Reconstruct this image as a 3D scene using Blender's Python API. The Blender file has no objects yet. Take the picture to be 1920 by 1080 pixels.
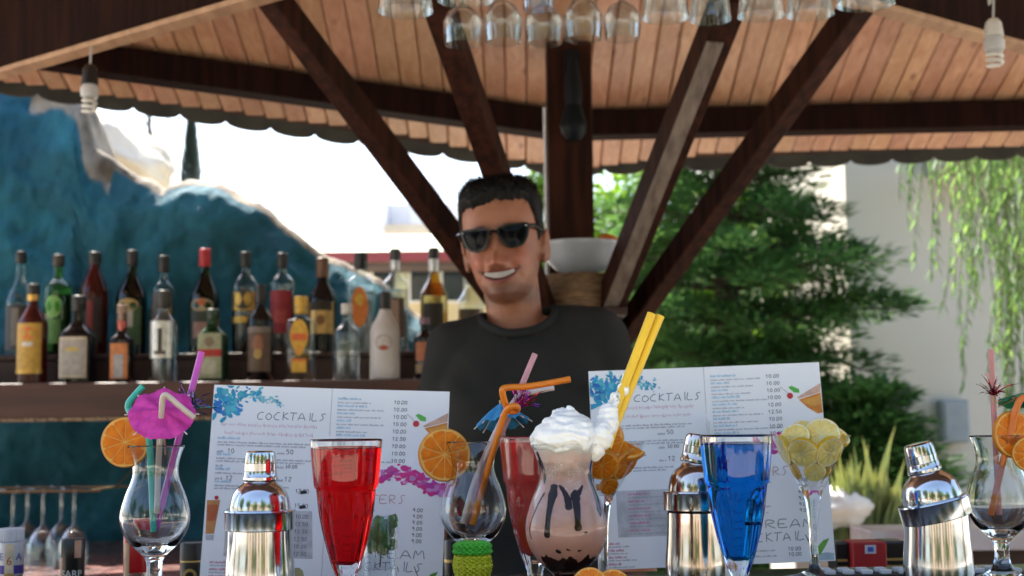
import bpy, bmesh, math, random
from mathutils import Vector, Matrix, noise as mnoise
R = math.radians
random.seed(7)
SC = bpy.context.scene
COL = SC.collection

# ------------------------------------------------------------------ camera
FPX = 2637.0                       # focal length in pixels of the 1920 px wide photograph
CAMZ = 1.30
PITCH = math.atan(260.0 / FPX)
ROLL = R(0.63)
_f = Vector((0, math.cos(PITCH), math.sin(PITCH)))
_r0 = Vector((1, 0, 0)); _u0 = Vector((0, -math.sin(PITCH), math.cos(PITCH)))
_r = _r0 * math.cos(ROLL) - _u0 * math.sin(ROLL)
_u = _u0 * math.cos(ROLL) + _r0 * math.sin(ROLL)
cam_d = bpy.data.cameras.new('camera'); cam = bpy.data.objects.new('camera', cam_d); COL.objects.link(cam)
cam_d.sensor_width = 36.0; cam_d.lens = 36.0 * FPX / 1920.0
cam_d.clip_start = 0.05; cam_d.clip_end = 3000
m = Matrix((_r, _u, -_f)).transposed().to_4x4(); m.translation = (0, 0, CAMZ); cam.matrix_world = m
cam_d.dof.use_dof = True; cam_d.dof.focus_distance = 1.44; cam_d.dof.aperture_fstop = 8.6
SC.camera = cam

def P(px, py, Y):
    """world point at depth Y that stands at pixel (px,py) of the photograph"""
    d = _f + _r * ((px - 960) / FPX) + _u * ((540 - py) / FPX)
    t = Y / d.y
    return Vector((d.x * t, Y, CAMZ + d.z * t))
def PZ(px, Y, z):
    """world point at pixel column px (roughly), depth Y, height z"""
    d = P(px, 800, Y)
    return Vector((d.x, Y, z))

# ------------------------------------------------------------------ sky, sun, exposure
SUN_EL, SUN_AZ = R(57), R(-28)         # azimuth from +Y (away from camera), negative = to the left
w = bpy.data.worlds.new('World'); SC.world = w; w.use_nodes = True
nt = w.node_tree
bg = nt.nodes['Background']
sky = nt.nodes.new('ShaderNodeTexSky'); sky.sky_type = 'NISHITA'; sky.sun_disc = False
sky.sun_elevation = SUN_EL; sky.sun_rotation = SUN_AZ
sky.air_density = 1.0; sky.dust_density = 2.5; sky.ozone_density = 1.0
nt.links.new(sky.outputs[0], bg.inputs[0]); bg.inputs[1].default_value = 0.13
sd = bpy.data.lights.new('sun', 'SUN'); sd.energy = 4.5; sd.angle = R(0.55); sd.color = (1, .94, .84)
sun = bpy.data.objects.new('sun', sd); COL.objects.link(sun)
sdir = Vector((math.sin(SUN_AZ) * math.cos(SUN_EL), math.cos(SUN_AZ) * math.cos(SUN_EL), math.sin(SUN_EL)))
sun.rotation_euler = sdir.to_track_quat('Z', 'Y').to_euler(); sun.location = (0, 0, 20)
SC.view_settings.view_transform = 'Standard'; SC.view_settings.look = 'None'
SC.view_settings.exposure = 2.0; SC.view_settings.gamma = 1.0; SC.view_settings.use_curve_mapping = False
SC.render.engine = 'CYCLES'
cy = SC.cycles
cy.use_denoising = True
try: cy.denoiser = 'OPENIMAGEDENOISE'
except Exception: pass
cy.max_bounces = 14; cy.transmission_bounces = 14; cy.glossy_bounces = 6; cy.diffuse_bounces = 5; cy.transparent_max_bounces = 24
cy.sample_clamp_indirect = 6.0; cy.blur_glossy = 0.6

# ------------------------------------------------------------------ materials
def _nodes(name):
    mt = bpy.data.materials.new(name); mt.use_nodes = True
    n = mt.node_tree; n.nodes.clear()
    out = n.nodes.new('ShaderNodeOutputMaterial')
    return mt, n, out
def c4(c): return (c[0], c[1], c[2], 1)
def pm(name, col, rough=.5, metal=0., col2=None, scale=20., detail=4., stretch=(1, 1, 1), bump=0., bscale=None,
       trans=0., ior=1.45, sss=0., sssr=(.01, .006, .004), coat=0., rand=0., vcol=None, spec=.5, lo=.35, hi=.65, bdist=.002, sheen=0., rvar=0.):
    mt, n, out = _nodes(name)
    N, L = n.nodes, n.links
    b = N.new('ShaderNodeBsdfPrincipled'); L.new(b.outputs[0], out.inputs[0])
    tc = N.new('ShaderNodeTexCoord'); mp = N.new('ShaderNodeMapping'); mp.inputs['Scale'].default_value = stretch
    L.new(tc.outputs['Object'], mp.inputs[0])
    b.inputs['Roughness'].default_value = rough; b.inputs['Metallic'].default_value = metal
    b.inputs['IOR'].default_value = ior; b.inputs['Transmission Weight'].default_value = trans
    b.inputs['Specular IOR Level'].default_value = spec
    b.inputs['Coat Weight'].default_value = coat; b.inputs['Coat Roughness'].default_value = .1
    if sheen: b.inputs['Sheen Weight'].default_value = sheen
    if sss:
        b.inputs['Subsurface Weight'].default_value = sss; b.inputs['Subsurface Radius'].default_value = sssr; b.inputs['Subsurface Scale'].default_value = 1.0
    nz = N.new('ShaderNodeTexNoise'); nz.inputs['Scale'].default_value = scale; nz.inputs['Detail'].default_value = detail
    L.new(mp.outputs[0], nz.inputs['Vector'])
    rp = N.new('ShaderNodeValToRGB')
    if col2 is None: col2 = tuple(x * .86 for x in col)
    rp.color_ramp.elements[0].position = lo; rp.color_ramp.elements[1].position = hi
    rp.color_ramp.elements[0].color = c4(col2); rp.color_ramp.elements[1].color = c4(col)
    L.new(nz.outputs[0], rp.inputs[0]); src = rp.outputs[0]
    if vcol:
        at = N.new('ShaderNodeVertexColor'); at.layer_name = vcol
        mx = N.new('ShaderNodeMix'); mx.data_type = 'RGBA'; mx.blend_type = 'MULTIPLY'; mx.inputs[0].default_value = 1
        L.new(at.outputs[0], mx.inputs[6]); L.new(src, mx.inputs[7]); src = mx.outputs[2]
    if rand:
        oi = N.new('ShaderNodeObjectInfo'); mr = N.new('ShaderNodeMapRange')
        mr.inputs[3].default_value = 1 - rand; mr.inputs[4].default_value = 1 + rand
        L.new(oi.outputs['Random'], mr.inputs[0]); hs = N.new('ShaderNodeHueSaturation')
        L.new(mr.outputs[0], hs.inputs['Value']); L.new(src, hs.inputs['Color']); src = hs.outputs[0]
    L.new(src, b.inputs['Base Color'])
    if rvar:
        n3 = N.new('ShaderNodeTexNoise'); n3.inputs['Scale'].default_value = scale * 1.7; n3.inputs['Detail'].default_value = 3
        L.new(mp.outputs[0], n3.inputs['Vector']); m3 = N.new('ShaderNodeMapRange')
        m3.inputs[1].default_value = .3; m3.inputs[2].default_value = .7
        m3.inputs[3].default_value = max(0, rough - rvar); m3.inputs[4].default_value = rough + rvar
        L.new(n3.outputs[0], m3.inputs[0]); L.new(m3.outputs[0], b.inputs['Roughness'])
    if bump:
        n2 = N.new('ShaderNodeTexNoise'); n2.inputs['Scale'].default_value = bscale or scale * 2; n2.inputs['Detail'].default_value = 6
        L.new(mp.outputs[0], n2.inputs['Vector']); bp = N.new('ShaderNodeBump'); bp.inputs['Strength'].default_value = bump
        bp.inputs['Distance'].default_value = bdist; L.new(n2.outputs[0], bp.inputs['Height']); L.new(bp.outputs[0], b.inputs['Normal'])
    return mt
def thin_glass(name, col=(1, 1, 1), rough=.02, ior=1.5, refl=(1, 1, 1), pw=3.6):
    mt, n, out = _nodes(name); N, L = n.nodes, n.links
    t = N.new('ShaderNodeBsdfTransparent'); t.inputs[0].default_value = c4(col)
    g = N.new('ShaderNodeBsdfGlossy'); g.inputs['Roughness'].default_value = rough; g.inputs[0].default_value = c4(refl)
    lw_ = N.new('ShaderNodeLayerWeight'); lw_.inputs[0].default_value = .5; pw_ = N.new('ShaderNodeMath'); pw_.operation = 'POWER'; pw_.inputs[1].default_value = pw; L.new(lw_.outputs['Facing'], pw_.inputs[0])
    f0 = ((ior - 1) / (ior + 1)) ** 2; fr = N.new('ShaderNodeMath'); fr.operation = 'MULTIPLY_ADD'; fr.inputs[1].default_value = .85; fr.inputs[2].default_value = f0; L.new(pw_.outputs[0], fr.inputs[0])
    nz = N.new('ShaderNodeTexNoise'); nz.inputs['Scale'].default_value = 30
    bp = N.new('ShaderNodeBump'); bp.inputs['Strength'].default_value = .05; bp.inputs['Distance'].default_value = .002
    L.new(nz.outputs[0], bp.inputs['Height']); L.new(bp.outputs[0], g.inputs['Normal']); L.new(bp.outputs[0], lw_.inputs['Normal'])
    mx = N.new('ShaderNodeMixShader'); L.new(fr.outputs[0], mx.inputs[0]); L.new(t.outputs[0], mx.inputs[1]); L.new(g.outputs[0], mx.inputs[2])
    L.new(mx.outputs[0], out.inputs[0]); return mt
def real_glass(name, col=(1, 1, 1), ior=1.48, rough=0., wob=0.03):
    mt, n, out = _nodes(name); N, L = n.nodes, n.links
    g = N.new('ShaderNodeBsdfGlass'); g.inputs['IOR'].default_value = ior; g.inputs['Roughness'].default_value = rough; g.inputs[0].default_value = c4(col)
    if wob:
        tc = N.new('ShaderNodeTexCoord')
        nz = N.new('ShaderNodeTexNoise'); nz.inputs['Scale'].default_value = 45; nz.inputs['Detail'].default_value = 1
        L.new(tc.outputs['Object'], nz.inputs['Vector'])
        bp = N.new('ShaderNodeBump'); bp.inputs['Strength'].default_value = wob; bp.inputs['Distance'].default_value = .004
        L.new(nz.outputs[0], bp.inputs['Height']); L.new(bp.outputs[0], g.inputs['Normal'])
    L.new(g.outputs[0], out.inputs[0]); return mt
def leaf_mat(name, col, col2, trans=.45, scale=3.):
    mt, n, out = _nodes(name); N, L = n.nodes, n.links
    tc = N.new('ShaderNodeTexCoord')
    nz = N.new('ShaderNodeTexNoise'); nz.inputs['Scale'].default_value = scale; nz.inputs['Detail'].default_value = 6
    L.new(tc.outputs['Object'], nz.inputs['Vector'])
    rp = N.new('ShaderNodeValToRGB'); rp.color_ramp.elements[0].position = .35; rp.color_ramp.elements[1].position = .65
    rp.color_ramp.elements[0].color = c4(col2); rp.color_ramp.elements[1].color = c4(col); L.new(nz.outputs[0], rp.inputs[0])
    d = N.new('ShaderNodeBsdfPrincipled'); d.inputs['Roughness'].default_value = .6; d.inputs['Specular IOR Level'].default_value = .25
    t = N.new('ShaderNodeBsdfTranslucent')
    L.new(rp.outputs[0], d.inputs['Base Color'])
    hs = N.new('ShaderNodeHueSaturation'); hs.inputs['Hue'].default_value = .48; hs.inputs['Saturation'].default_value = 1.1; hs.inputs['Value'].default_value = 1.5
    L.new(rp.outputs[0], hs.inputs['Color']); L.new(hs.outputs[0], t.inputs[0])
    mx = N.new('ShaderNodeMixShader'); mx.inputs[0].default_value = trans
    L.new(d.outputs[0], mx.inputs[1]); L.new(t.outputs[0], mx.inputs[2]); L.new(mx.outputs[0], out.inputs[0]); return mt

# ------------------------------------------------------------------ mesh helpers
def ortho(d):
    d = Vector(d).normalized()
    a = Vector((0, 0, 1)) if abs(d.z) < .9 else Vector((1, 0, 0))
    x = d.cross(a).normalized(); return x, d.cross(x).normalized()
class MB:
    def __init__(s): s.v, s.f, s.m = [], [], []
    def add(s, vs, fs, mi=0):
        o = len(s.v); s.v += [Vector(p) for p in vs]; s.f += [tuple(i + o for i in f) for f in fs]; s.m += [mi] * len(fs); return s
    def box(s, c, size, rot=None, mi=0, bev=0.):
        hx, hy, hz = size[0] / 2, size[1] / 2, size[2] / 2; c = Vector(c)
        if bev:
            bm = bmesh.new(); bmesh.ops.create_cube(bm, size=1)
            for v in bm.verts: v.co = Vector((v.co.x * size[0], v.co.y * size[1], v.co.z * size[2]))
            bmesh.ops.bevel(bm, geom=bm.edges[:], offset=bev, segments=2, affect='EDGES', profile=.5)
            bm.verts.index_update()
            vs = [v.co.copy() for v in bm.verts]; fs = [[v.index for v in f.verts] for f in bm.faces]; bm.free()
        else:
            vs = [Vector((x * hx, y * hy, z * hz)) for x in (-1, 1) for y in (-1, 1) for z in (-1, 1)]
            fs = [(0, 1, 3, 2), (4, 6, 7, 5), (0, 4, 5, 1), (2, 3, 7, 6), (0, 2, 6, 4), (1, 5, 7, 3)]
        if rot is not None: vs = [rot @ v for v in vs]
        return s.add([v + c for v in vs], fs, mi)
    def bar(s, a, b, wx, wy, up=(0, 0, 1), mi=0, bev=0., caps=None):
        a, b = Vector(a), Vector(b); d = (b - a); ln = d.length; d.normalize()
        x = d.cross(Vector(up)).normalized(); z = x.cross(d).normalized()
        rot = Matrix((x, d, z)).transposed()
        return s.box((a + b) / 2, (wx, ln, wy), rot, mi, bev)
    def lathe(s, prof, n=32, c=(0, 0, 0), rot=None, mi=0, sq=2.0, flute=None, close=False):
        c = Vector(c); rings = []; vs = []
        for r, z in prof:
            if r < 1e-6: rings.append([len(vs)]); vs.append(Vector((0, 0, z))); continue
            ring = []
            for k in range(n):
                t = 2 * math.pi * k / n; ct, st = math.cos(t), math.sin(t); q = 1.
                if sq != 2.0: q = (abs(ct) ** sq + abs(st) ** sq) ** (-1 / sq)
                rr = r * q
                if flute: rr *= 1 + flute(t, z)
                ring.append(len(vs)); vs.append(Vector((rr * ct, rr * st, z)))
            rings.append(ring)
        fs = []
        pr = list(zip(rings, rings[1:] + ([rings[0]] if close else [])))
        if not close: pr = pr[:len(rings) - 1]
        for A, B in pr:
            if len(A) == 1 and len(B) == 1: continue
            if len(A) == 1: fs += [(A[0], B[(k + 1) % n], B[k]) for k in range(n)]
            elif len(B) == 1: fs += [(A[k], A[(k + 1) % n], B[0]) for k in range(n)]
            else: fs += [(A[k], A[(k + 1) % n], B[(k + 1) % n], B[k]) for k in range(n)]
        if rot is not None: vs = [rot @ v for v in vs]
        return s.add([v + c for v in vs], fs, mi)
    def tube(s, pts, r, n=10, mi=0, caps=True):
        pts = [Vector(p) for p in pts]; k = len(pts)
        rs = r if isinstance(r, (list, tuple)) else [r] * k
        vs, fs = [], []; x = None
        for i, p in enumerate(pts):
            d = (pts[min(i + 1, k - 1)] - pts[max(i - 1, 0)]).normalized()
            if x is None: x, y = ortho(d)
            else:
                x = (x - d * x.dot(d)).normalized(); y = d.cross(x)
            for j in range(n):
                t = 2 * math.pi * j / n; vs.append(p + (x * math.cos(t) + y * math.sin(t)) * rs[i])
        for i in range(k - 1):
            for j in range(n): fs.append((i * n + j, i * n + (j + 1) % n, (i + 1) * n + (j + 1) % n, (i + 1) * n + j))
        if caps: fs += [tuple(range(n))[::-1], tuple((k - 1) * n + j for j in range(n))]
        return s.add(vs, fs, mi)
    def ell(s, c, rad, n=16, k=10, rot=None, mi=0):
        vs, fs = [], []; c = Vector(c)
        prof = [(math.sin(math.pi * i / k), -math.cos(math.pi * i / k)) for i in range(k + 1)]
        prof[0] = (0, -1); prof[-1] = (0, 1)
        t = MB(); t.lathe(prof, n)
        vv = [Vector((v.x * rad[0], v.y * rad[1], v.z * rad[2])) for v in t.v]
        if rot is not None: vv = [rot @ v for v in vv]
        return s.add([v + c for v in vv], t.f, mi)
    def mesh(s, name, off=Vector((0, 0, 0)), smooth=True, ang=40):
        me = bpy.data.meshes.new(name); me.from_pydata([v - off for v in s.v], [], s.f)
        me.polygons.foreach_set('material_index', s.m)
        if smooth:
            me.polygons.foreach_set('use_smooth', [True] * len(me.polygons))
            me.update()
            if ang and ang < 180: me.set_sharp_from_angle(angle=R(ang))
        me.update(); return me
    def build(s, name, mats, parent=None, loc=None, smooth=True, ang=40):
        off = Vector((0, 0, 0))
        if parent is not None:
            q = parent
            while q.parent: q = q.parent
            off = q.location.copy()
            if q is not parent or q.type == 'EMPTY': pass
        elif loc is not None: off = Vector(loc)
        me = s.mesh(name, off, smooth, ang)
        for mt in (mats if isinstance(mats, (list, tuple)) else [mats]): me.materials.append(mt)
        o = bpy.data.objects.new(name, me); COL.objects.link(o)
        if parent is not None: o.parent = parent
        elif loc is not None: o.location = loc
        return o
def thing(name, label, cat, loc=(0, 0, 0), group=None):
    o = bpy.data.objects.new(name, None); COL.objects.link(o); o.location = loc; o.empty_display_size = .05
    return tag(o, label, cat, group)
def tag(o, label=None, cat=None, group=None, kind=None):
    if label: o['label'] = label
    if cat: o['category'] = cat
    if group: o['group'] = group
    if kind: o['kind'] = kind
    return o
def copy_tree(o, loc, label, parent=None):
    c = o.copy(); COL.objects.link(c)
    if parent is None: c.location = loc; c['label'] = label
    else: c.parent = parent
    for ch in list(o.children): copy_tree(ch, None, None, c)
    return c
def lerp(a, b, t): return a + (b - a) * t
def interp(tab, x):
    if x <= tab[0][0]: return tab[0][1:]
    for p, q in zip(tab, tab[1:]):
        if x <= q[0]:
            t = (x - p[0]) / (q[0] - p[0]); return tuple(lerp(a, b, t) for a, b in zip(p[1:], q[1:]))
    return tab[-1][1:]
def smooth_path(pts, sub=6):
    pts = [Vector(p) for p in pts]; out = []
    for i in range(len(pts) - 1):
        p0 = pts[max(i - 1, 0)]; p1 = pts[i]; p2 = pts[i + 1]; p3 = pts[min(i + 2, len(pts) - 1)]
        for k in range(sub):
            t = k / sub
            out.append(.5 * ((2 * p1) + (p2 - p0) * t + (2 * p0 - 5 * p1 + 4 * p2 - p3) * t * t + (3 * p1 - p0 - 3 * p2 + p3) * t ** 3))
    out.append(pts[-1]); return out
def pts_interp(tab, x, sub=None): return interp(tab, x)
def fract(p, H=1.0, lac=2.0, octv=5): return mnoise.fractal(p, H, lac, octv)

# ================================================================== THE SETTING
M_pave = pm('paving', (.58, .53, .45), .8, col2=(.46, .42, .35), scale=1.3, bump=.3, bscale=30)
M_floor = pm('bar_floor', (.22, .13, .09), .6, col2=(.14, .08, .06), scale=4)
g = MB()
NX = 24
g.add([(-400, -400, 0), (400, -400, 0), (400, 600, 0), (-400, 600, 0)], [(0, 1, 2, 3)])
tag(g.build('ground', M_pave, loc=(0, 0, 0), smooth=False), kind='structure')
M_water = pm('pool_water', (.03, .30, .42), .04, col2=(.02, .22, .36), scale=2, bump=.35, bscale=5, bdist=.03)
g = MB().add([(-9, -16, .004), (7, -16, .004), (7, -7.2, .004), (-9, -7.2, .004)], [(0, 1, 2, 3)])
tag(g.build('pool_water', M_water, loc=(0, 0, 0), smooth=False), kind='structure')
g = MB().add([(-2.6, 1.0, .004), (2.6, 1.0, .004), (2.6, 4.9, .004), (-2.6, 4.9, .004)], [(0, 1, 2, 3)])
tag(g.build('bar_floor', M_floor, loc=(0, 0, 0), smooth=False), kind='structure')

# ------------------------------------------------------------------ invented surroundings behind the camera, added for bounce light and reflections
M_hotel = pm('cream_hotel_render', (.40, .31, .22), .85, col2=(.34, .26, .18), scale=1.2)
M_hglass = pm('hotel_window_glass', (.03, .05, .06), .08, scale=3)
M_hbal = pm('hotel_balcony_white', (.72, .70, .66), .7, scale=3)
ht = thing('added_hotel', 'added cream hotel behind the camera, for warm bounce and reflections', 'building', (0, -20, 0))
MB().box((0, -22.5, 4.5), (34, 5, 9)).build('wall', M_hotel, ht, smooth=False)
for fl_ in range(3):
    for k_ in range(8):
        x_ = -14 + 4 * k_; z_ = 1.5 + 2.9 * fl_
        wo = MB().box((x_, -19.98, z_), (1.7, .08, 1.9)).build('window', M_hglass, ht, smooth=False)
        MB().box((x_, -19.6, z_ - 1.05), (2.4, .9, .14)).build('balcony', M_hbal, ht, smooth=False)
# ------------------------------------------------------------------ kiosk timber
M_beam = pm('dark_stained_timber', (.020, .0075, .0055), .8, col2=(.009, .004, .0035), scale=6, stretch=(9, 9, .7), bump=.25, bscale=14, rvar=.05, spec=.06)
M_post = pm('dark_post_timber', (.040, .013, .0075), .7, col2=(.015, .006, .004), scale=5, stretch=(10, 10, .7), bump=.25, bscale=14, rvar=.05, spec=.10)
M_beamlight = pm('bounce_lit_underside', (.42, .26, .15), .6, col2=(.28, .16, .09), scale=5, stretch=(6, 1, 6), bump=.2)
M_worn_lit = pm('weathered_highlit_timber', (.20, .165, .135), .7, col2=(.085, .062, .048), scale=16, stretch=(3, 1, 1), bump=.4, bscale=40, lo=.3, hi=.7)
def plank_mat():
    mt, n, out = _nodes('orange_ceiling_plank'); N, L = n.nodes, n.links
    b = N.new('ShaderNodeBsdfPrincipled'); L.new(b.outputs[0], out.inputs[0]); b.inputs['Roughness'].default_value = .5
    tc = N.new('ShaderNodeTexCoord'); oi = N.new('ShaderNodeObjectInfo')
    ad = N.new('ShaderNodeVectorMath'); ad.operation = 'MULTIPLY_ADD'
    cb = N.new('ShaderNodeCombineXYZ'); L.new(oi.outputs['Random'], cb.inputs[0]); L.new(oi.outputs['Random'], cb.inputs[1])
    ad.inputs[1].default_value = (37, 53, 11); L.new(cb.outputs[0], ad.inputs[0]); L.new(tc.outputs['Object'], ad.inputs[2])
    mp = N.new('ShaderNodeMapping'); mp.inputs['Scale'].default_value = (42, 2.2, 42); L.new(ad.outputs[0], mp.inputs[0])
    nz = N.new('ShaderNodeTexNoise'); nz.inputs['Scale'].default_value = 1; nz.inputs['Detail'].default_value = 5; nz.inputs['Distortion'].default_value = .8
    L.new(mp.outputs[0], nz.inputs['Vector'])
    rp = N.new('ShaderNodeValToRGB'); e = rp.color_ramp.elements
    e[0].position = .25; e[0].color = (.36, .180, .090, 1); e[1].position = .75; e[1].color = (.53, .325, .195, 1)
    L.new(nz.outputs[0], rp.inputs[0])
    # knots
    mk = N.new('ShaderNodeMapping'); mk.inputs['Scale'].default_value = (14, 4.5, 14); L.new(ad.outputs[0], mk.inputs[0])
    vo = N.new('ShaderNodeTexVoronoi'); vo.inputs['Scale'].default_value = 1; L.new(mk.outputs[0], vo.inputs['Vector'])
    kr = N.new('ShaderNodeMapRange'); kr.inputs[1].default_value = .05; kr.inputs[2].default_value = .17; kr.inputs[3].default_value = .75; kr.inputs[4].default_value = 0
    L.new(vo.outputs['Distance'], kr.inputs[0])
    mx = N.new('ShaderNodeMix'); mx.data_type = 'RGBA'; L.new(kr.outputs[0], mx.inputs[0]); L.new(rp.outputs[0], mx.inputs[6]); mx.inputs[7].default_value = (.13, .05, .025, 1)
    hs = N.new('ShaderNodeHueSaturation'); mr = N.new('ShaderNodeMapRange'); mr.inputs[3].default_value = .86; mr.inputs[4].default_value = 1.12
    L.new(oi.outputs['Random'], mr.inputs[0]); L.new(mr.outputs[0], hs.inputs['Value'])
    m2 = N.new('ShaderNodeMapRange'); m2.inputs[3].default_value = .488; m2.inputs[4].default_value = .503
    fr = N.new('ShaderNodeMath'); fr.operation = 'FRACT'; ml = N.new('ShaderNodeMath'); ml.operation = 'MULTIPLY'; ml.inputs[1].default_value = 7.3
    L.new(oi.outputs['Random'], ml.inputs[0]); L.new(ml.outputs[0], fr.inputs[0]); L.new(fr.outputs[0], m2.inputs[0]); L.new(m2.outputs[0], hs.inputs['Hue'])
    L.new(mx.outputs[2], hs.inputs['Color']); L.new(hs.outputs[0], b.inputs['Base Color'])
    bp = N.new('ShaderNodeBump'); bp.inputs['Strength'].default_value = .2; bp.inputs['Distance'].default_value = .002
    L.new(nz.outputs[0], bp.inputs['Height']); L.new(bp.outputs[0], b.inputs['Normal'])
    return mt
M_plank = plank_mat()
M_deck = pm('dark_roof_deck', (.10, .05, .03), .8, col2=(.05, .025, .018), scale=8)
M_fascia = pm('scalloped_dark_fascia', (.060, .058, .046), .8, col2=(.036, .036, .03), scale=12, bump=.2)

kiosk = thing('bar_kiosk', 'open timber bar kiosk with orange plank ceiling, dark beams and branching struts', 'kiosk', (0, 0, 0))
SL = .33
def zc(Y): return 2.275 + SL * (4.3 - Y)
XP, YP = .179, 4.2
def Yb(X): return 4.3 - .276 * max(0., XP - X) - .02 * max(0., X - XP)
def Ye(X): return Yb(X) + .275 + .09 * max(0., 1 - abs(X - XP) / .5)
RIDGE = 2.35
# roof deck (solid boards above the ceiling): back slope, front slope, side slopes
d = MB()
def slab(q, th=.04):
    q = [Vector(p) for p in q]; up = Vector((0, 0, th))
    d.add(q + [p + up for p in q], [(3, 2, 1, 0), (4, 5, 6, 7), (0, 1, 5, 4), (1, 2, 6, 5), (2, 3, 7, 6), (3, 0, 4, 7)])
zt = lambda Y: zc(Y) + .022
slab([(-2.5, RIDGE, zt(RIDGE)), (XP, RIDGE, zt(RIDGE)), (XP, Ye(XP), zt(Ye(XP))), (-2.5, Ye(-2.5), zt(Ye(-2.5)))])
slab([(XP, RIDGE, zt(RIDGE)), (2.9, RIDGE, zt(RIDGE)), (2.9, Ye(2.9), zt(Ye(2.9))), (XP, Ye(XP), zt(Ye(XP)))])
slab([(-2.5, 1.1, zt(RIDGE) - .42), (2.9, 1.1, zt(RIDGE) - .42), (2.9, RIDGE - .003, zt(RIDGE)), (-2.5, RIDGE - .003, zt(RIDGE))])
deck = d.build('roof_deck', M_deck, kiosk, smooth=False)
# ceiling planks one by one
pw = .0625
x = -2.45
k = 0
sn = math.sqrt(1 + SL * SL)
while x < 2.85:
    xc = x + pw / 2; y0, y1 = RIDGE + .01, Ye(xc) - .004
    b = MB(); h = pw / 2 - .0012; ch = .005; dz = random.uniform(-.0015, .0015); t = .017
    prof = [(-h, t), (-h, ch), (-h + ch, 0), (h - ch, 0), (h, ch), (h, t)]
    vs = []
    for (yy) in (y0, y1):
        yy2 = yy + (random.uniform(-.004, .004) if yy == y1 else 0)
        for (px_, pz_) in prof: vs.append((xc + px_, yy2, zc(yy2) + pz_ + dz))
    n_ = len(prof)
    fs = [(i, (i + 1) % n_, n_ + (i + 1) % n_, n_ + i) for i in range(n_)] + [tuple(range(n_))[::-1], tuple(range(n_, 2 * n_))]
    b.add(vs, fs); b.build('ceiling_plank', M_plank, deck, smooth=False)
    x += pw; k += 1
# front underside planks (dark facet)
# scalloped fascia
def fascia(a, b, nsc):
    f = MB(); a, b = Vector(a), Vector(b); dirv = (b - a); ln = dirv.length; dirv.normalize(); nrm = Vector((dirv.y, -dirv.x, 0)).normalized() * .012
    per = 14; n = nsc * per; top, bot = [], []
    vs = []
    for i in range(n + 1):
        t = i / n; p = a.lerp(b, t); s = (i % per) / per
        dp = .001 + .020 * math.sqrt(max(0, 1 - (2 * s - 1) ** 2))
        if i % per == 0: dp = .002
        vs += [p + Vector((0, 0, .05)), p + Vector((0, 0, -dp)), p + Vector((0, 0, .05)) + nrm, p + Vector((0, 0, -dp)) + nrm]
    fs = []
    for i in range(n):
        o, q = 4 * i, 4 * i + 4
        fs += [(o, q, q + 1, o + 1), (o + 2, o + 3, q + 3, q + 2), (o + 1, q + 1, q + 3, o + 3), (o, o + 2, q + 2, q)]
    f.add(vs, fs); return f
zf = lambda X: zc(Ye(X))
fascia((-2.5, Ye(-2.5) + .004, zf(-2.5)), (XP, Ye(XP) + .004, zf(XP)), 20).build('scalloped_fascia', M_fascia, kiosk, smooth=False)
fascia((XP, Ye(XP) + .004, zf(XP)), (2.9, Ye(2.9) + .004, zf(2.9)), 20).build('scalloped_fascia', M_fascia, kiosk, smooth=False)
# ring beams (lie under the ceiling)
def rb(a, b, wx, wy, mat=M_beam, name='ring_beam', up=(0, 0, 1)):
    return MB().bar(a, b, wx, wy, up=up, bev=.004).build(name, mat, kiosk, smooth=False)
zb = lambda X: zc(Yb(X)) - .008 - .038
rb((-2.4, Yb(-2.4), zb(-2.4)), (XP - .02, Yb(XP), zb(XP)), .09, .080)
rb((XP + .02, Yb(XP), zb(XP)), (2.8, Yb(2.8), zb(2.8)), .09, .080)
# centre post
XQ, YQ = .168, 3.95
MB().box((XQ, YQ, 1.192), (.127, .127, 2.384), bev=.006).build('post', M_post, kiosk, smooth=False)
for sx in (-2.35, 2.7): MB().box((sx, 1.3, 1.2), (.13, .13, 2.4), bev=.006).build('post', M_post, kiosk, smooth=False)
MB().box((2.7, Yb(2.7), 1.05), (.13, .13, 2.1), bev=.006).build('post', M_post, kiosk, smooth=False)
# V shaped tie beams with pale underside strips, bounce light painted in tan
for a, st, off in ((Vector((-2.0, 4.080, 2.2)), Vector((.06, 2.579, 2.245)), Vector((-.588, -.808, 0))), (Vector((2.3, 4.187, 2.2)), Vector((.18, 2.642, 2.235)), Vector((.588, -.808, 0)))):
    c0, c1 = st + off * .026, a + off * .026
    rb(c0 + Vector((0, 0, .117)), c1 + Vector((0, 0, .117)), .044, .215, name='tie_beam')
    MB().bar(c0 + Vector((0, 0, .002)), c1 + Vector((0, 0, .002)), .052, .013, bev=.002).build('bounce_lit_strip', M_beamlight, kiosk, smooth=False)
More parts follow.
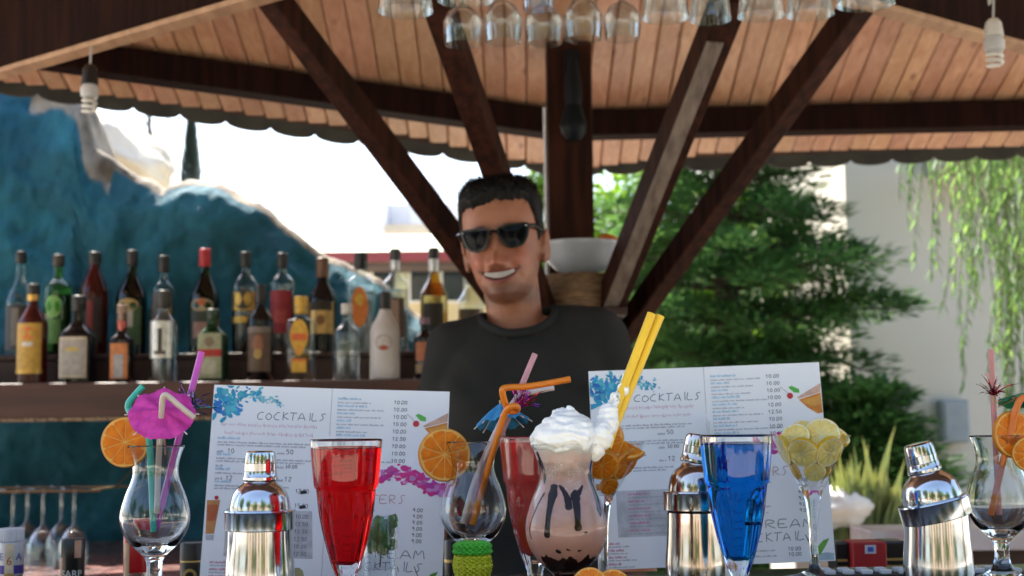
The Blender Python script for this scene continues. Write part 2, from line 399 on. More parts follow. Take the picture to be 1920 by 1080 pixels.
# branching struts
fan = Vector((XQ, YQ - .02, 1.434))
for i, (px_, Y_, wd) in enumerate(((505, 3.08, .056), (815, 2.82, .055), (1372, 2.90, .064), (1625, 3.08, .056))):
    e = P(px_, -12, Y_); s0 = fan + Vector(((-.045, -.02, .02, .05)[i], (-.03, -.055, -.055, -.03)[i], 0))
    o = MB().bar(s0, e, wd, wd, bev=.004)
    o.build('strut', M_post if i != 2 else [M_post], kiosk, smooth=False)
    if i == 0:   # thin cable stapled along the lower edge
        of_ = Vector((-wd * .62, -wd * .25, -.004)); MB().tube([s0.lerp(e, q_ / 10) + of_ + Vector((.003 * math.sin(q_ * 2.1), 0, 0)) for q_ in range(2, 11)], .0022, 6).build('cable', pm('grey_cable', (.30, .29, .28), .5, scale=40), kiosk)
    if i == 2:   # pale board on its left face: weathered grey plus a painted highlight
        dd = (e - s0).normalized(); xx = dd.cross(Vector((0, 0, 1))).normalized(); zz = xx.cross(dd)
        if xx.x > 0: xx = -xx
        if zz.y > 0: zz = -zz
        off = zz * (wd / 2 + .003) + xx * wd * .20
        MB().bar(s0.lerp(e, .14) + off, s0.lerp(e, .92) + off, wd * .60, .006, bev=.001).build('highlit_worn_board', M_worn_lit, kiosk, smooth=False)
# white conduit on the post
M_conduit = pm('white_conduit', (.75, .76, .78), .4, scale=30)
MB().tube([(XQ - .0635 - .006, YQ - .03, z) for z in (1.2, 1.6, 2.0, 2.20)], .0050, 8).build('conduit', M_conduit, kiosk)

# black lantern on the post
M_blk = pm('black_lantern_metal', (.007, .008, .009), .6, col2=(.010, .010, .012), scale=40, spec=.12)
M_lglass = pm('smoked_lantern_glass', (.006, .009, .011), .45, scale=30, spec=.12)
lz = P(1076, 265, 3.83)
lant = thing('wall_lantern', 'black bottle-shaped lantern fixed to the front of the centre post', 'lantern', (lz.x, lz.y, lz.z))
MB().box((lz.x, YQ - .0635 - .008, lz.z + .16), (.045, .014, .22), bev=.003).build('back_plate', M_blk, lant, smooth=False)
MB().bar((lz.x, YQ - .075, lz.z + .22), (lz.x, lz.y, lz.z + .24), .016, .016).build('arm', M_blk, lant, smooth=False)
MB().lathe([(0, .10), (.022, .10), (.026, .12), (.024, .17), (.017, .2), (.012, .235), (0, .245)], 20, lz).build('hood', M_blk, lant)
MB().lathe([(0, 0), (.02, .004), (.034, .025), (.037, .05), (.03, .08), (.024, .1), (0, .102)], 20, lz).build('globe', M_lglass, lant)
MB().lathe([(.038, .04), (.040, .043), (.038, .046)], 20, lz, close=True).build('rim', M_blk, lant)

# ------------------------------------------------------------------ hanging lamps (unlit spiral bulbs)
M_cord = pm('grey_flex', (.42, .40, .38), .6, scale=60)
M_sock_b = pm('black_bakelite', (.012, .012, .012), .35, scale=40)
M_sock_w = pm('white_socket', (.62, .60, .55), .45, scale=40)
M_cfl = pm('spiral_bulb_glass', (.70, .69, .64), .3, scale=40)
M_cflbase = pm('bulb_base', (.52, .52, .52), .4, scale=40)
def cfl(px_, py_top, py_s0, py_s1, py_b1, Y, ztop, sock, label):
    a = P(px_, py_s0, Y); s_ = Y / FPX
    t = thing('hanging_bulb', label, 'light bulb', a, 'bare bulbs hanging on cords')
    MB().tube(smooth_path([a, a + Vector((.003, 0, .06)), Vector((P(px_ + (8 if px_ < 900 else -8), 0, Y).x, Y, P(px_, 0, Y).z)), Vector((a.x + .01, Y, ztop))], 5), .0026, 8).build('cord', M_cord, t)
    h1 = (py_s1 - py_s0) * s_
    MB().lathe([(0, .004), (.010, 0), (.0165, -.008), (.018, -h1 * .5), (.0205, -h1), (0, -h1 - .001)], 18, a).build('socket', sock, t)
    h2 = .028
    MB().lathe([(0, -h1 - .001), (.017, -h1 - .001), (.022, -h1 - .010), (.021, -h1 - h2), (.015, -h1 - h2 - .004), (0, -h1 - h2 - .004)], 18, a).build('bulb_base', M_cflbase, t)
    z0 = -h1 - h2; tot = (py_b1 - py_s0) * s_ + z0
    pts = [a + Vector((.0150 * math.cos(q * .40), .0150 * math.sin(q * .40), z0 - .004 - max(.034, tot) * q / 44)) for q in range(45)]
    MB().tube(pts, .0040, 8).build('spiral_tube', M_cfl, t)
    return t
cfl(169, 0, 122, 160, 212, 3.3, 2.42, M_sock_b, 'bare spiral bulb in black socket hanging before the blue rock')
cfl(1862, 0, 36, 70, 124, 2.9, 2.42, M_sock_w, 'bare spiral bulb in white socket hanging at upper right')

# ------------------------------------------------------------------ blue painted rock wall
ridge_px = [(-400, 60), (-120, 100), (0, 128), (62, 134), (100, 136), (128, 150), (150, 262), (215, 300), (290, 343), (302, 331), (335, 322), (400, 337), (470, 372), (520, 408), (565, 436), (605, 466), (650, 497), (705, 515), (760, 556), (810, 610), (860, 665), (920, 730), (1000, 800)]
YR = 4.44
ridge = [(P(a, b, YR).x, P(a, b, YR).z) for a, b in ridge_px]
def rock_mat():
    mt, n, out = _nodes('blue_painted_rock'); N, L = n.nodes, n.links
    b = N.new('ShaderNodeBsdfPrincipled'); L.new(b.outputs[0], out.inputs[0]); b.inputs['Roughness'].default_value = .75
    b.inputs['Specular IOR Level'].default_value = .3
    tc = N.new('ShaderNodeTexCoord')
    n1 = N.new('ShaderNodeTexNoise'); n1.inputs['Scale'].default_value = 5; n1.inputs['Detail'].default_value = 8; n1.inputs['Roughness'].default_value = .65; n1.inputs['Distortion'].default_value = .6
    L.new(tc.outputs['Object'], n1.inputs['Vector'])
    rp = N.new('ShaderNodeValToRGB'); e = rp.color_ramp.elements
    e[0].position = .30; e[0].color = (.010, .066, .092, 1); e[1].position = .72; e[1].color = (.020, .150, .205, 1)
    m_ = e.new(.5); m_.color = (.013, .100, .142, 1)
    L.new(n1.outputs[0], rp.inputs[0])
    n2 = N.new('ShaderNodeTexNoise'); n2.inputs['Scale'].default_value = 9; n2.inputs['Detail'].default_value = 6
    L.new(tc.outputs['Object'], n2.inputs['Vector'])
    r2 = N.new('ShaderNodeValToRGB'); r2.color_ramp.elements[0].position = .35; r2.color_ramp.elements[1].position = .65
    r2.color_ramp.elements[0].color = (.10, .075, .05, 1); r2.color_ramp.elements[1].color = (.34, .29, .215, 1); L.new(n2.outputs[0], r2.inputs[0])
    at = N.new('ShaderNodeVertexColor'); at.layer_name = 'bare'
    # ragged edge between the paint and the bare stone
    ad = N.new('ShaderNodeMath'); ad.operation = 'ADD'; sp = N.new('ShaderNodeSeparateColor'); L.new(at.outputs[0], sp.inputs[0])
    sb = N.new('ShaderNodeMath'); sb.operation = 'SUBTRACT'; sb.inputs[1].default_value = .5; L.new(n2.outputs[0], sb.inputs[0])
    L.new(sp.outputs[0], ad.inputs[0]); L.new(sb.outputs[0], ad.inputs[1])
    mr = N.new('ShaderNodeMapRange'); mr.inputs[1].default_value = .4; mr.inputs[2].default_value = .6; L.new(ad.outputs[0], mr.inputs[0])
    mx = N.new('ShaderNodeMix'); mx.data_type = 'RGBA'; L.new(mr.outputs[0], mx.inputs[0]); L.new(rp.outputs[0], mx.inputs[6]); L.new(r2.outputs[0], mx.inputs[7])
    L.new(mx.outputs[2], b.inputs['Base Color'])
    bp = N.new('ShaderNodeBump'); bp.inputs['Strength'].default_value = .5; bp.inputs['Distance'].default_value = .03
    n5 = N.new('ShaderNodeTexNoise'); n5.inputs['Scale'].default_value = 11; n5.inputs['Detail'].default_value = 9; n5.inputs['Roughness'].default_value = .7
    L.new(tc.outputs['Object'], n5.inputs['Vector']); L.new(n5.outputs[0], bp.inputs['Height']); L.new(bp.outputs[0], b.inputs['Normal'])
    return mt
M_rock = rock_mat()
def rock_wall():
    xs = [-2.3 + 2.6 * i / 230 for i in range(231)]
    vs, bare = [], []; nv = 210
    for X in xs:
        ztop = interp([(a, b) for a, b in ridge], X)[0] + .018 * fract(Vector((X * 7, 3.1, 0)))
        for j in range(nv):
            s = j / (nv - 1)
            if s < .72:
                q = s / .72; z = -0.05 + (ztop + .05) * q
                y = YR + .03 + .10 * (1 - q) * 0 - .04 * math.sin(q * 9 + X * 2)
                if q > .9: y += .10 * ((q - .9) / .1) ** 2
            else:
                q = (s - .72) / .28; z = ztop - .5 * q * q; y = YR + .13 + .75 * q
            p = Vector((X * 2.2, y * 2.2, z * 2.2))
            dsp = .045 * fract(p, .8, 2.1, 6) + .022 * (mnoise.ridged_multi_fractal(p * 1.6, .9, 2.2, 6, 1.0, 2.0) - 1.2) + .010 * fract(p * 6, .7, 2.2, 5)
            fall = min(1, abs(ztop - z) / .06) if s < .72 else .4
            vs.append(Vector((X + .3 * dsp * fall, y - dsp * fall * (1 if s < .72 else .3), z + (.25 * dsp * fall if s < .72 else .2 * dsp))))
            bz = ztop - z
            big = 1.15 if (-1.58 < X < -1.36) else 1.0
            lim = .16 if (-1.58 < X < -1.30) else (.045 if X > -1.13 else .05)
            bare.append(1.2 * max(0, 1 - bz / lim) if s < .72 else 1.0)
    fs = []
    for i in range(len(xs) - 1):
        for j in range(nv - 1):
            a = i * nv + j; fs.append((a, a + nv, a + nv + 1, a + 1))
    b = MB(); b.add(vs, fs); o = b.build('painted_rock_wall', M_rock, loc=(-1.2, YR, 0), ang=180)
    at = o.data.color_attributes.new('bare', 'FLOAT_COLOR', 'POINT')
    for i, v in enumerate(bare): at.data[i].color = (v, v, v, 1)
    return tag(o, 'blue painted artificial rock wall with bare tan ridge behind the bottle shelf', 'rock wall')
rock_wall()
M_pale = pm('pale_sunlit_stone', (.74, .68, .55), .85, col2=(.62, .55, .42), scale=6, bump=.5, bscale=20, bdist=.01)
def boulder(name, c, rad, label, mat, cat='rock', seed=0, amp=.22, rot=None):
    b = MB().ell((0, 0, 0), (1, 1, 1), 40, 26)
    vs = []
    for v in b.v:
        k_ = 1 + amp * fract(v * 1.3 + Vector((seed, seed * 2, 0))) + .05 * mnoise.noise(v * 5 + Vector((seed, 0, 0)))
        q = Vector((v.x * rad[0] * k_, v.y * rad[1] * k_, v.z * rad[2] * k_))
        vs.append((rot @ q if rot is not None else q) + Vector(c))
    b.v = vs; o = b.build(name, mat, loc=(c[0], c[1], c[2] - rad[2]), ang=180)
    return tag(o, label, cat)
p_ = P(212, 292, 5.6)
boulder('sunlit_boulder', p_, (.27, .45, .15), 'sunlit pale boulder behind the ridge of the blue rock', M_pale, seed=3, rot=Matrix.Rotation(R(36), 3, 'Y'))
# the pile of rubble that carries it
boulder('rubble_mound', (p_.x - .25, 5.95, .85), (.7, .5, 1.12), 'pale rock mound under the sunlit boulder', M_pale, seed=8, amp=.12)

# ------------------------------------------------------------------ background buildings
M_white = pm('white_render', (.74, .74, .70), .85, col2=(.66, .66, .62), scale=1.5, bump=.15, bscale=60)
M_grey = pm('grey_white_render', (.60, .55, .46), .85, col2=(.54, .49, .40), scale=1.2, bump=.15, bscale=60)
M_soffit = pm('balcony_soffit', (.42, .38, .31), .85, scale=2)
M_glassd = pm('dark_window_glass', (.02, .03, .035), .08, scale=3)
M_alu = pm('window_frame_white', (.7, .7, .68), .5, scale=9)
bl = P(1600, 800, 9.0)
bd = thing('white_building', 'tall off-white rendered building wall at right behind the willow', 'building', (bl.x + 2, 9, 0))
MB().box((bl.x + 2.5, 11.5, 3.6), (5.0, 5.0, 7.2)).build('wall', M_grey, bd, smooth=False)
b2 = P(1480, 800, 12.0)
MB().box((b2.x + 1.0, 14.2, 2.3), (2.6, 3.0, 4.6)).build('wing_wall', M_white, bd, smooth=False)
a = P(1765, 340, 8.7); e = P(1860, 290, 8.7)
MB().box(((a.x + e.x) / 2 + .1, 8.66, (a.z + e.z) / 2 + .06), (.55, .7, .13), bev=.01).build('balcony_ledge', M_soffit, bd, smooth=False)
MB().box(((a.x + e.x) / 2 + .1, 8.34, (a.z + e.z) / 2 + .26), (.55, .06, .3), bev=.005).build('balcony_parapet', M_white, bd, smooth=False)
a = P(1790, 790, 8.9)
M_ubox = pm('grey_utility_box', (.30, .33, .34), .6, scale=14)
ub = thing('utility_box', 'grey blue meter box on the off-white wall', 'utility box', (a.x, 8.9, a.z - .14))
MB().box((a.x, 8.93, a.z), (.17, .13, .27), bev=.01).build('case', M_ubox, ub, smooth=False)
MB().box((a.x, 8.862, a.z), (.14, .012, .24), bev=.004).build('lid', M_ubox, ub, smooth=False)

# low house with pale green roof and maroon gutter
M_roof = pm('pale_green_roofing', (.55, .58, .42), .7, col2=(.46, .49, .36), scale=3, stretch=(1, 8, 1))
M_maroon = pm('maroon_fascia', (.22, .035, .04), .5, scale=6)
M_beige = pm('beige_wall', (.60, .47, .26), .85, col2=(.5, .4, .23), scale=2)
M_shadow = pm('shaded_soffit', (.10, .07, .06), .8, scale=6)  # dark band under the gutter, eave shade put into the colour
HY = 13.
a = P(540, 800, HY); b_ = P(1010, 800, HY)
zr0, zr1, zg1 = P(700, 474, HY).z, P(700, 436, HY + 1.6).z, P(700, 490, HY).z
hs = thing('low_house', 'low beige house with pale green roof and maroon gutter beyond the rock', 'house', ((a.x + b_.x) / 2, HY + 2, 0))
MB().box(((a.x + b_.x) / 2, HY + 2.2, zg1 / 2 - .1), (b_.x - a.x - .5, 3.4, zg1 - .2)).build('wall', M_beige, hs, smooth=False)
rf = MB().add([(a.x, HY, zr0), (b_.x, HY, zr0), (b_.x - .1, HY + 1.8, zr1), (a.x + .4, HY + 1.8, zr1), (a.x, HY + 4, zr0), (b_.x, HY + 4, zr0)], [(0, 1, 2, 3), (3, 2, 5, 4), (0, 3, 4), (1, 5, 2)]).build('roof', M_roof, hs, smooth=False)
MB().box(((a.x + b_.x) / 2, HY - .03, (zr0 + zg1) / 2), (b_.x - a.x, .06, zr0 - zg1 + .01)).build('gutter', M_maroon, hs, smooth=False)
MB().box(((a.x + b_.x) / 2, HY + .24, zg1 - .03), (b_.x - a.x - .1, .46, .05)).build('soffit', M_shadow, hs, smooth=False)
for px_ in (720, 790, 850):
    q = P(px_, 535, HY + .48)
    wn = MB().box((q.x, HY + .48, q.z), (.24, .06, .34)).build('window', M_alu, hs, smooth=False)
    MB().box((q.x, HY + .44, q.z), (.2, .02, .3)).build('pane', M_glassd, wn, smooth=False)
# far pale apartment block, bleached by the light
FY = 34.
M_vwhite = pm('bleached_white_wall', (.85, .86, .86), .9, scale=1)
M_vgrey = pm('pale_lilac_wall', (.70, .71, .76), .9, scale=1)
a = P(590, 372, FY); b_ = P(905, 330, FY)
fb = thing('far_apartment_block', 'hazy white apartment block far behind the low house', 'building', ((a.x + b_.x) / 2, FY, 0))
MB().box(((a.x + b_.x) / 2, FY + 4, a.z / 2), (b_.x - a.x, 6, a.z)).build('wall', M_vwhite, fb, smooth=False)
q = P(708, 360, FY - .2)
MB().box((q.x, FY + .6, q.z / 2), (P(722, 0, FY).x - P(695, 0, FY).x, 1.4, q.z)).build('stair_tower', M_vgrey, fb, smooth=False)
q = P(785, 424, FY - 1); 
MB().box((q.x, FY + .1, q.z), (1.7, 1.8, .16)).build('balcony_slab', M_soffit, fb, smooth=False)
for px_ in (745, 825): 
    w_ = P(px_, 400, FY); MB().box((w_.x, FY + 1.0, w_.z), (.5, .1, .7)).build('window', M_vgrey, fb, smooth=False)
q = P(810, 300, FY)
MB().box((q.x, FY + 2, q.z / 2), (.28, .28, q.z + .4)).build('flue', M_vgrey, fb, smooth=False)

# ------------------------------------------------------------------ vegetation
M_bark = pm('bark', (.13, .085, .055), .9, col2=(.06, .04, .028), scale=12, stretch=(3, 3, .6), bump=.6, bscale=20, bdist=.01)
M_con = leaf_mat('conifer_needles', (.095, .200, .055), (.030, .095, .030), .36, 3.2)
M_lit = leaf_mat('bright_broadleaf', (.16, .30, .04), (.07, .17, .025), .5, 3)
M_wil = leaf_mat('willow_leaves', (.17, .29, .09), (.08, .17, .05), .5, 3)
M_cyp = leaf_mat('cypress_needles', (.10, .13, .10), (.06, .085, .07), .3, 3)
def blade(b, p, d, ln, wd, nrm=None):
    x, y = ortho(d)
    if nrm is not None: x = d.cross(nrm); x = x.normalized() if x.length > 1e-4 else ortho(d)[0]
    s = x * wd / 2; mid = p + d * ln * .45
    b.add([p, mid + s, p + d * ln, mid - s], [(0, 1, 2, 3)])
def rnd_dir():
    while True:
        v = Vector((random.uniform(-1, 1), random.uniform(-1, 1), random.uniform(-1, 1)))
        if .05 < v.length < 1: return v.normalized()
def conifer(cx, cy, h, spread, name, label, zlow=.4, nl=15, seed=1, dens=1.0):
    random.seed(seed)
    t = thing(name, label, 'tree', (cx, cy, 0), None)
    MB().tube([(cx + .03 * math.sin(i), cy + .03 * math.cos(2 * i), h * i / 8) for i in range(9)], [.11 * (1 - i / 8.6) + .01 for i in range(9)], 9).build('trunk', M_bark, t)
    lim = MB(); cr = MB()
    for i in range(nl):
        f = i / (nl - 1); z = zlow + (h - zlow) * f ** .95
        rad = spread * (1 - f) ** .65 * random.uniform(.8, 1.1) + .12
        nb = max(4, int(9 * (1 - f) + 4)); a0 = random.uniform(0, 6.28)
        for k_ in range(nb):
            an = a0 + 6.283 * k_ / nb + random.uniform(-.25, .25); L_ = rad * random.uniform(.75, 1.12)
            dr = Vector((math.cos(an), math.sin(an), 0)); s0 = Vector((cx, cy, z))
            tipz = z + L_ * random.uniform(-.18, .10)
            pth = [s0, s0 + dr * L_ * .5 + Vector((0, 0, .06 * L_)), Vector((cx, cy, tipz)) + dr * L_]
            lim.tube(pth, [.016, .010, .004], 5)
            npad = max(2, int(L_ / .2))
            for q in range(npad):
                u_ = .35 + .65 * (q + .5) / npad
                c = pth[0].lerp(pth[1], u_ * 2) if u_ < .5 else pth[1].lerp(pth[2], u_ * 2 - 1)
                side = Vector((-dr.y, dr.x, 0)) * random.uniform(-.12, .12); c = c + side + Vector((0, 0, .02))
                R_ = random.uniform(.17, .27) * (1.1 - .3 * u_)
                for _ in range(int(190 * dens)):
                    v = rnd_dir(); v.z = v.z * .38 + .08
                    rr = random.random() ** .5
                    p = c + Vector((v.x * R_ * rr, v.y * R_ * rr, v.z * R_ * rr - .12 * R_ * rr * rr))
                    dd = (Vector((v.x, v.y, v.z * .6)) + dr * .5 + Vector((0, 0, random.uniform(-.15, .35)))).normalized()
                    blade(cr, p, dd, random.uniform(.05, .10), random.uniform(.016, .028), Vector((random.uniform(-.5, .5), random.uniform(-.5, .5), 1)))
    tag(lim.build('limbs', M_bark, t), kind='stuff'); cr.build('crown', M_con, t, smooth=False)
    return t
c = P(1375, 800, 8.2)
conifer(c.x, 8.2, 4.3, 1.08, 'conifer_tree', 'layered dark green conifer right of the centre post', zlow=.35, nl=20, seed=4)
c = P(1640, 800, 7.4)
conifer(c.x, 7.5, 1.42, .46, 'dark_conifer_shrub', 'low dark conifer shrub before the white building', zlow=.2, nl=9, seed=9, dens=1.2)
def broadleaf(cx, cy, h, rad, name, label, mat, n=5000, seed=2, zc_=.68, lw=(.05, .09), flat=1.0):
    random.seed(seed)
    t = thing(name, label, 'tree', (cx, cy, 0))
    b = MB().tube([(cx, cy, h * .75 * i / 5) for i in range(6)], [.09 - .012 * i for i in range(6)], 8)
    for k_ in range(9):
        an = k_ * 2.4; e_ = Vector((cx + rad * .7 * math.cos(an), cy + rad * .7 * math.sin(an), h * (.55 + .04 * k_)))
        b.tube([Vector((cx, cy, h * (.35 + .03 * k_))), e_.lerp(Vector((cx, cy, e_.z)), .5), e_], [.03, .02, .006], 5)
    b.build('trunk', M_bark, t)
    cr = MB(); cl = []
    for k_ in range(46):
        v = rnd_dir() * random.random() ** .4
        cl.append((Vector((cx + v.x * rad, cy + v.y * rad, h * zc_ + v.z * h * (1 - zc_) * flat)), random.uniform(.16, .34) * rad))
    for _ in range(n):
        c_, r_ = random.choice(cl); v = rnd_dir(); p = c_ + v * r_ * random.random() ** .4
        blade(cr, p, (v + Vector((0, 0, -.4)) + rnd_dir() * .6).normalized(), random.uniform(*lw), random.uniform(lw[0] * .45, lw[1] * .5))
    cr.build('crown', mat, t, smooth=False); return t
c = P(1120, 800, 11.0); broadleaf(c.x, 11.0, 3.5, .95, 'sunlit_tree', 'bright yellow-green leafy tree behind the centre post', M_lit, 26000, 5, lw=(.07, .12))
c = P(1270, 800, 12.5); broadleaf(c.x, 12.5, 3.3, 1.1, 'sunlit_tree', 'leafy tree filling the gap between the right struts', M_lit, 22000, 15, lw=(.07, .13))
c = P(1500, 800, 11.4); broadleaf(c.x + .2, 11.0, 2.9, .8, 'sunlit_tree', 'bright leafy tree glimpsed through the layered conifer', M_lit, 20000, 6, lw=(.07, .12))
M_gard = leaf_mat('garden_tree_leaves', (.10, .19, .04), (.05, .11, .025), .4, 2)  # unseen trees, added to cover low sky and fill the reflections
for k_, (gx, gy, gh, gr) in enumerate(((-5.2, -5.2, 4.6, 1.5), (-1.6, -5.6, 4.0, 1.5), (2.4, -5.0, 4.4, 1.6), (5.6, -4.0, 4.2, 1.4), (-7.5, -1.5, 4.4, 1.5), (7.0, 0.5, 4.2, 1.4))):
    broadleaf(gx, gy, gh, gr, 'added_tree', ('added garden tree behind the photographer, far left', 'small added garden tree behind the photographer, left of centre', 'added garden tree behind the photographer, right of centre', 'added garden tree behind the photographer, far right', 'added garden tree beside the pool terrace at left', 'added garden tree beside the pool terrace at right')[k_], M_gard, 3200, 50 + k_, lw=(.20, .36))
# willow
def willow(cx, cy):
    random.seed(11)
    t = thing('willow_tree', 'pale green weeping willow hanging down at the right edge', 'tree', (cx + 1.2, cy, 0))
    b = MB().tube([(cx + 1.2, cy, 0), (cx + 1.15, cy, 1.6), (cx + 1.0, cy, 2.8), (cx + .8, cy, 3.5)], [.14, .12, .09, .05], 9)
    for k_ in range(9):
        b.tube([Vector((cx + 1.05, cy, 2.5 + .1 * k_)), Vector((cx + .5 - .06 * k_, cy + .3 * math.sin(k_ * 2), 3.4)), Vector((cx - .45 + .1 * k_, cy + .5 * math.sin(k_ * 2.0), 3.3))], [.04, .025, .01], 6)
    b.build('trunk', M_bark, t)
    cr = MB(); st = MB()
    for k_ in range(330):
        u_ = random.random() ** .72
        x0 = cx - .20 + u_ * 1.5; y0 = cy + random.uniform(-.55, .55); z0 = random.uniform(2.7, 3.5)
        low = lerp(2.35, 1.20, min(1, u_ * 2.6)) + random.uniform(-.12, .55)
        n_ = max(4, int((z0 - low) / .10)); pts = []
        sx, sy = random.uniform(-.10, .05), random.uniform(-.08, .08)
        for j in range(n_ + 1):
            f = j / n_; pts.append(Vector((x0 + sx * f * 1.3 + .02 * math.sin(j * .7 + k_), y0 + sy * f, lerp(z0, low, f))))
        st.tube(pts, .0022, 3, caps=False)
        for j in range(n_):
            for q in range(5):
                p = pts[j].lerp(pts[j + 1], q / 5)
                dd = (Vector((random.uniform(-.6, .6), random.uniform(-.6, .6), -1))).normalized()
                blade(cr, p, dd, random.uniform(.05, .09), random.uniform(.011, .019))
    st.build('hanging_twigs', M_bark, t); cr.build('crown', M_wil, t, smooth=False)
c = P(1830, 800, 6.0); willow(c.x, 6.0)
# cypress and araucaria peeking over the rock
c = P(352, 800, 16.)
t = thing('cypress_tree', 'slim distant cypress tip above the rock ridge', 'tree', (c.x, 16., 0))
top = P(357, 238, 16.).z
MB().tube([(c.x, 16, 0), (c.x, 16, top * .6), (c.x, 16, top)], [.05, .03, .004], 6).build('trunk', M_bark, t)
cr = MB(); random.seed(21)
for _ in range(2600):
    f = random.random(); z = lerp(top - 1.5, top, f); r_ = .17 * (1 - f) ** .8 + .01; an = random.uniform(0, 6.28)
    blade(cr, Vector((c.x + r_ * random.random() ** .5 * math.cos(an), 16 + r_ * math.sin(an), z)), Vector((.3 * math.cos(an), .3 * math.sin(an), 1)).normalized(), .16, .035)
cr.build('crown', M_cyp, t, smooth=False)
c = P(272, 800, 15.)
t = thing('araucaria_tree', 'distant tree with sparse spiky branches under the left eave', 'tree', (c.x, 15., 0))
top = P(272, 180, 15.).z
MB().tube([(c.x, 15, 0), (c.x, 15, top * .6), (c.x, 15, top + .4)], [.09, .05, .015], 6).build('trunk', M_bark, t)
cr = MB()
for k_ in range(26):
    z = top - 1.3 + 1.7 * k_ / 25; an = k_ * 2.4; L_ = .36 - .008 * k_
    dd = Vector((math.cos(an), math.sin(an), .45)).normalized(); s0 = Vector((c.x, 15, z))
    for q in range(60):
        p = s0 + dd * L_ * q / 60
        blade(cr, p, (dd + rnd_dir() * .9).normalized(), .075, .016)
cr.build('crown', M_cyp, t, smooth=False)

# ------------------------------------------------------------------ planter with snake plants, sunlit stone
M_snake = leaf_mat('snake_plant_leaf', (.26, .28, .09), (.10, .16, .06), .2, 14)
M_plwall = pm('planter_render', (.40, .38, .34), .85, scale=4)
a = P(1545, 990, 5.3); b_ = P(1730, 990, 5.3)
pl = thing('planter', 'low grey rendered planter under the snake plants', 'planter', ((a.x + b_.x) / 2 + .1, 5.3, 0))
MB().box(((a.x + b_.x) / 2 + .1, 5.35, .42), (b_.x - a.x + .5, .5, .84), bev=.01).build('wall', M_plwall, pl, smooth=False)
M_soil = pm('soil', (.08, .055, .04), .95, scale=40, bump=.8)
MB().box(((a.x + b_.x) / 2 + .1, 5.35, .845), (b_.x - a.x + .4, .42, .02)).build('soil', M_soil, pl, smooth=False)
random.seed(31)
sp_i = 0
def snake_leaf(b, base, h, wd, lean, tw):
    n_ = 7; vs = []
    for j in range(n_ + 1):
        f = j / n_; w_ = wd * (math.sin(math.pi * min(1, .25 + f * .75)) ** .7) * (1 - f ** 5)
        c_ = base + Vector((lean[0] * f * f * h, lean[1] * f * f * h, h * f)); an = tw + f * .8
        x = Vector((math.cos(an), math.sin(an), 0)); y = Vector((-x.y, x.x, 0))
        vs += [c_ - x * w_ / 2 + y * w_ * .12, c_ - y * w_ * .05, c_ + x * w_ / 2 + y * w_ * .12]
    fs = []
    for j in range(n_):
        o = j * 3; fs += [(o, o + 1, o + 4, o + 3), (o + 1, o + 2, o + 5, o + 4)]
    b.add(vs, fs)
for k_, (px_, top_py) in enumerate(((1572, 850), (1600, 825), (1628, 790), (1655, 855), (1682, 880))):
    q = P(px_, 940, 5.3)
    t = thing('snake_plant', ('yellow-green snake plant at the left end of the planter', 'tallish snake plant second from the planter left end', 'tallest snake plant with yellow blade in the middle of the planter', 'snake plant second from the planter right end', 'short snake plant at the right end of the planter')[k_], 'plant', (q.x, 5.3, .855), 'snake plants in the planter')
    H = P(px_, top_py, 5.3).z - .855
    for j in range(13):
        b = MB(); an = j * 2.4
        snake_leaf(b, Vector((q.x + .035 * math.cos(an), 5.3 + .05 * math.sin(an), .85)), H * (1 if j == 0 else random.uniform(.55, .92)), random.uniform(.045, .065), (random.uniform(-.22, .22), random.uniform(-.15, .15)), random.uniform(-.6, .6))
        b.build('leaf', M_snake, t, ang=180)
q = P(1600, 958, 4.95)
M_wst = pm('white_limestone', (.82, .80, .74), .8, scale=8, bump=.4, bscale=25, bdist=.005)

# ================================================================== SHELF, COUNTERS
M_shelf = pm('redbrown_shelf_wood', (.085, .032, .020), .5, col2=(.050, .020, .014), scale=4, stretch=(.7, 6, 8), bump=.15, rvar=.1)
M_shelf2 = pm('dark_red_riser_wood', (.042, .014, .011), .5, col2=(.024, .009, .008), scale=4, stretch=(.7, 6, 8))
M_trim = pm('pale_cane_trim', (.34, .25, .15), .7, col2=(.15, .10, .06), scale=60, stretch=(1, 1, 1), lo=.4, hi=.55)
ZF = P(400, 717, 4.0).z; ZBK = P(400, 665, 4.2).z
sh = thing('bottle_shelf', 'stepped red-brown wooden shelf holding two rows of bottles', 'shelf', (-.9, 4.1, ZF - .12))
XS0, XS1 = -2.2, -.22
def bx(name, x0, x1, y0, y1, z0, z1, mat, par, bev=.003):
    return MB().box(((x0 + x1) / 2, (y0 + y1) / 2, (z0 + z1) / 2), (x1 - x0, y1 - y0, z1 - z0), bev=bev).build(name, mat, par, smooth=False)
bx('shelf_board', XS0, XS1, 3.90, 4.115, ZF - .03, ZF, M_shelf, sh)
zl = P(400, 781, 3.9).z
bx('front_board', XS0, XS1, 3.875, 3.898, zl, ZF - .002, M_shelf, sh)
bx('riser', XS0, XS1, 4.117, 4.135, ZF - .03, ZBK - .018, M_shelf2, sh)
bx('upper_board', XS0, XS1, 4.112, 4.36, ZBK - .016, ZBK, M_shelf2, sh)
for xb in (-1.9, -1.2, -.45): bx('bracket', xb, xb + .03, 3.93, 4.46, zl + .005, ZF - .032, M_shelf2, sh)
n_ = 60
for k_ in range(n_):
    xa = XS0 + (XS1 - XS0) * k_ / n_
    MB().tube([(xa + .001, 3.872, zl - .004), (xa + (XS1 - XS0) / n_ - .001, 3.872, zl - .004)], .0055, 6).build('cane_trim', M_trim, sh)

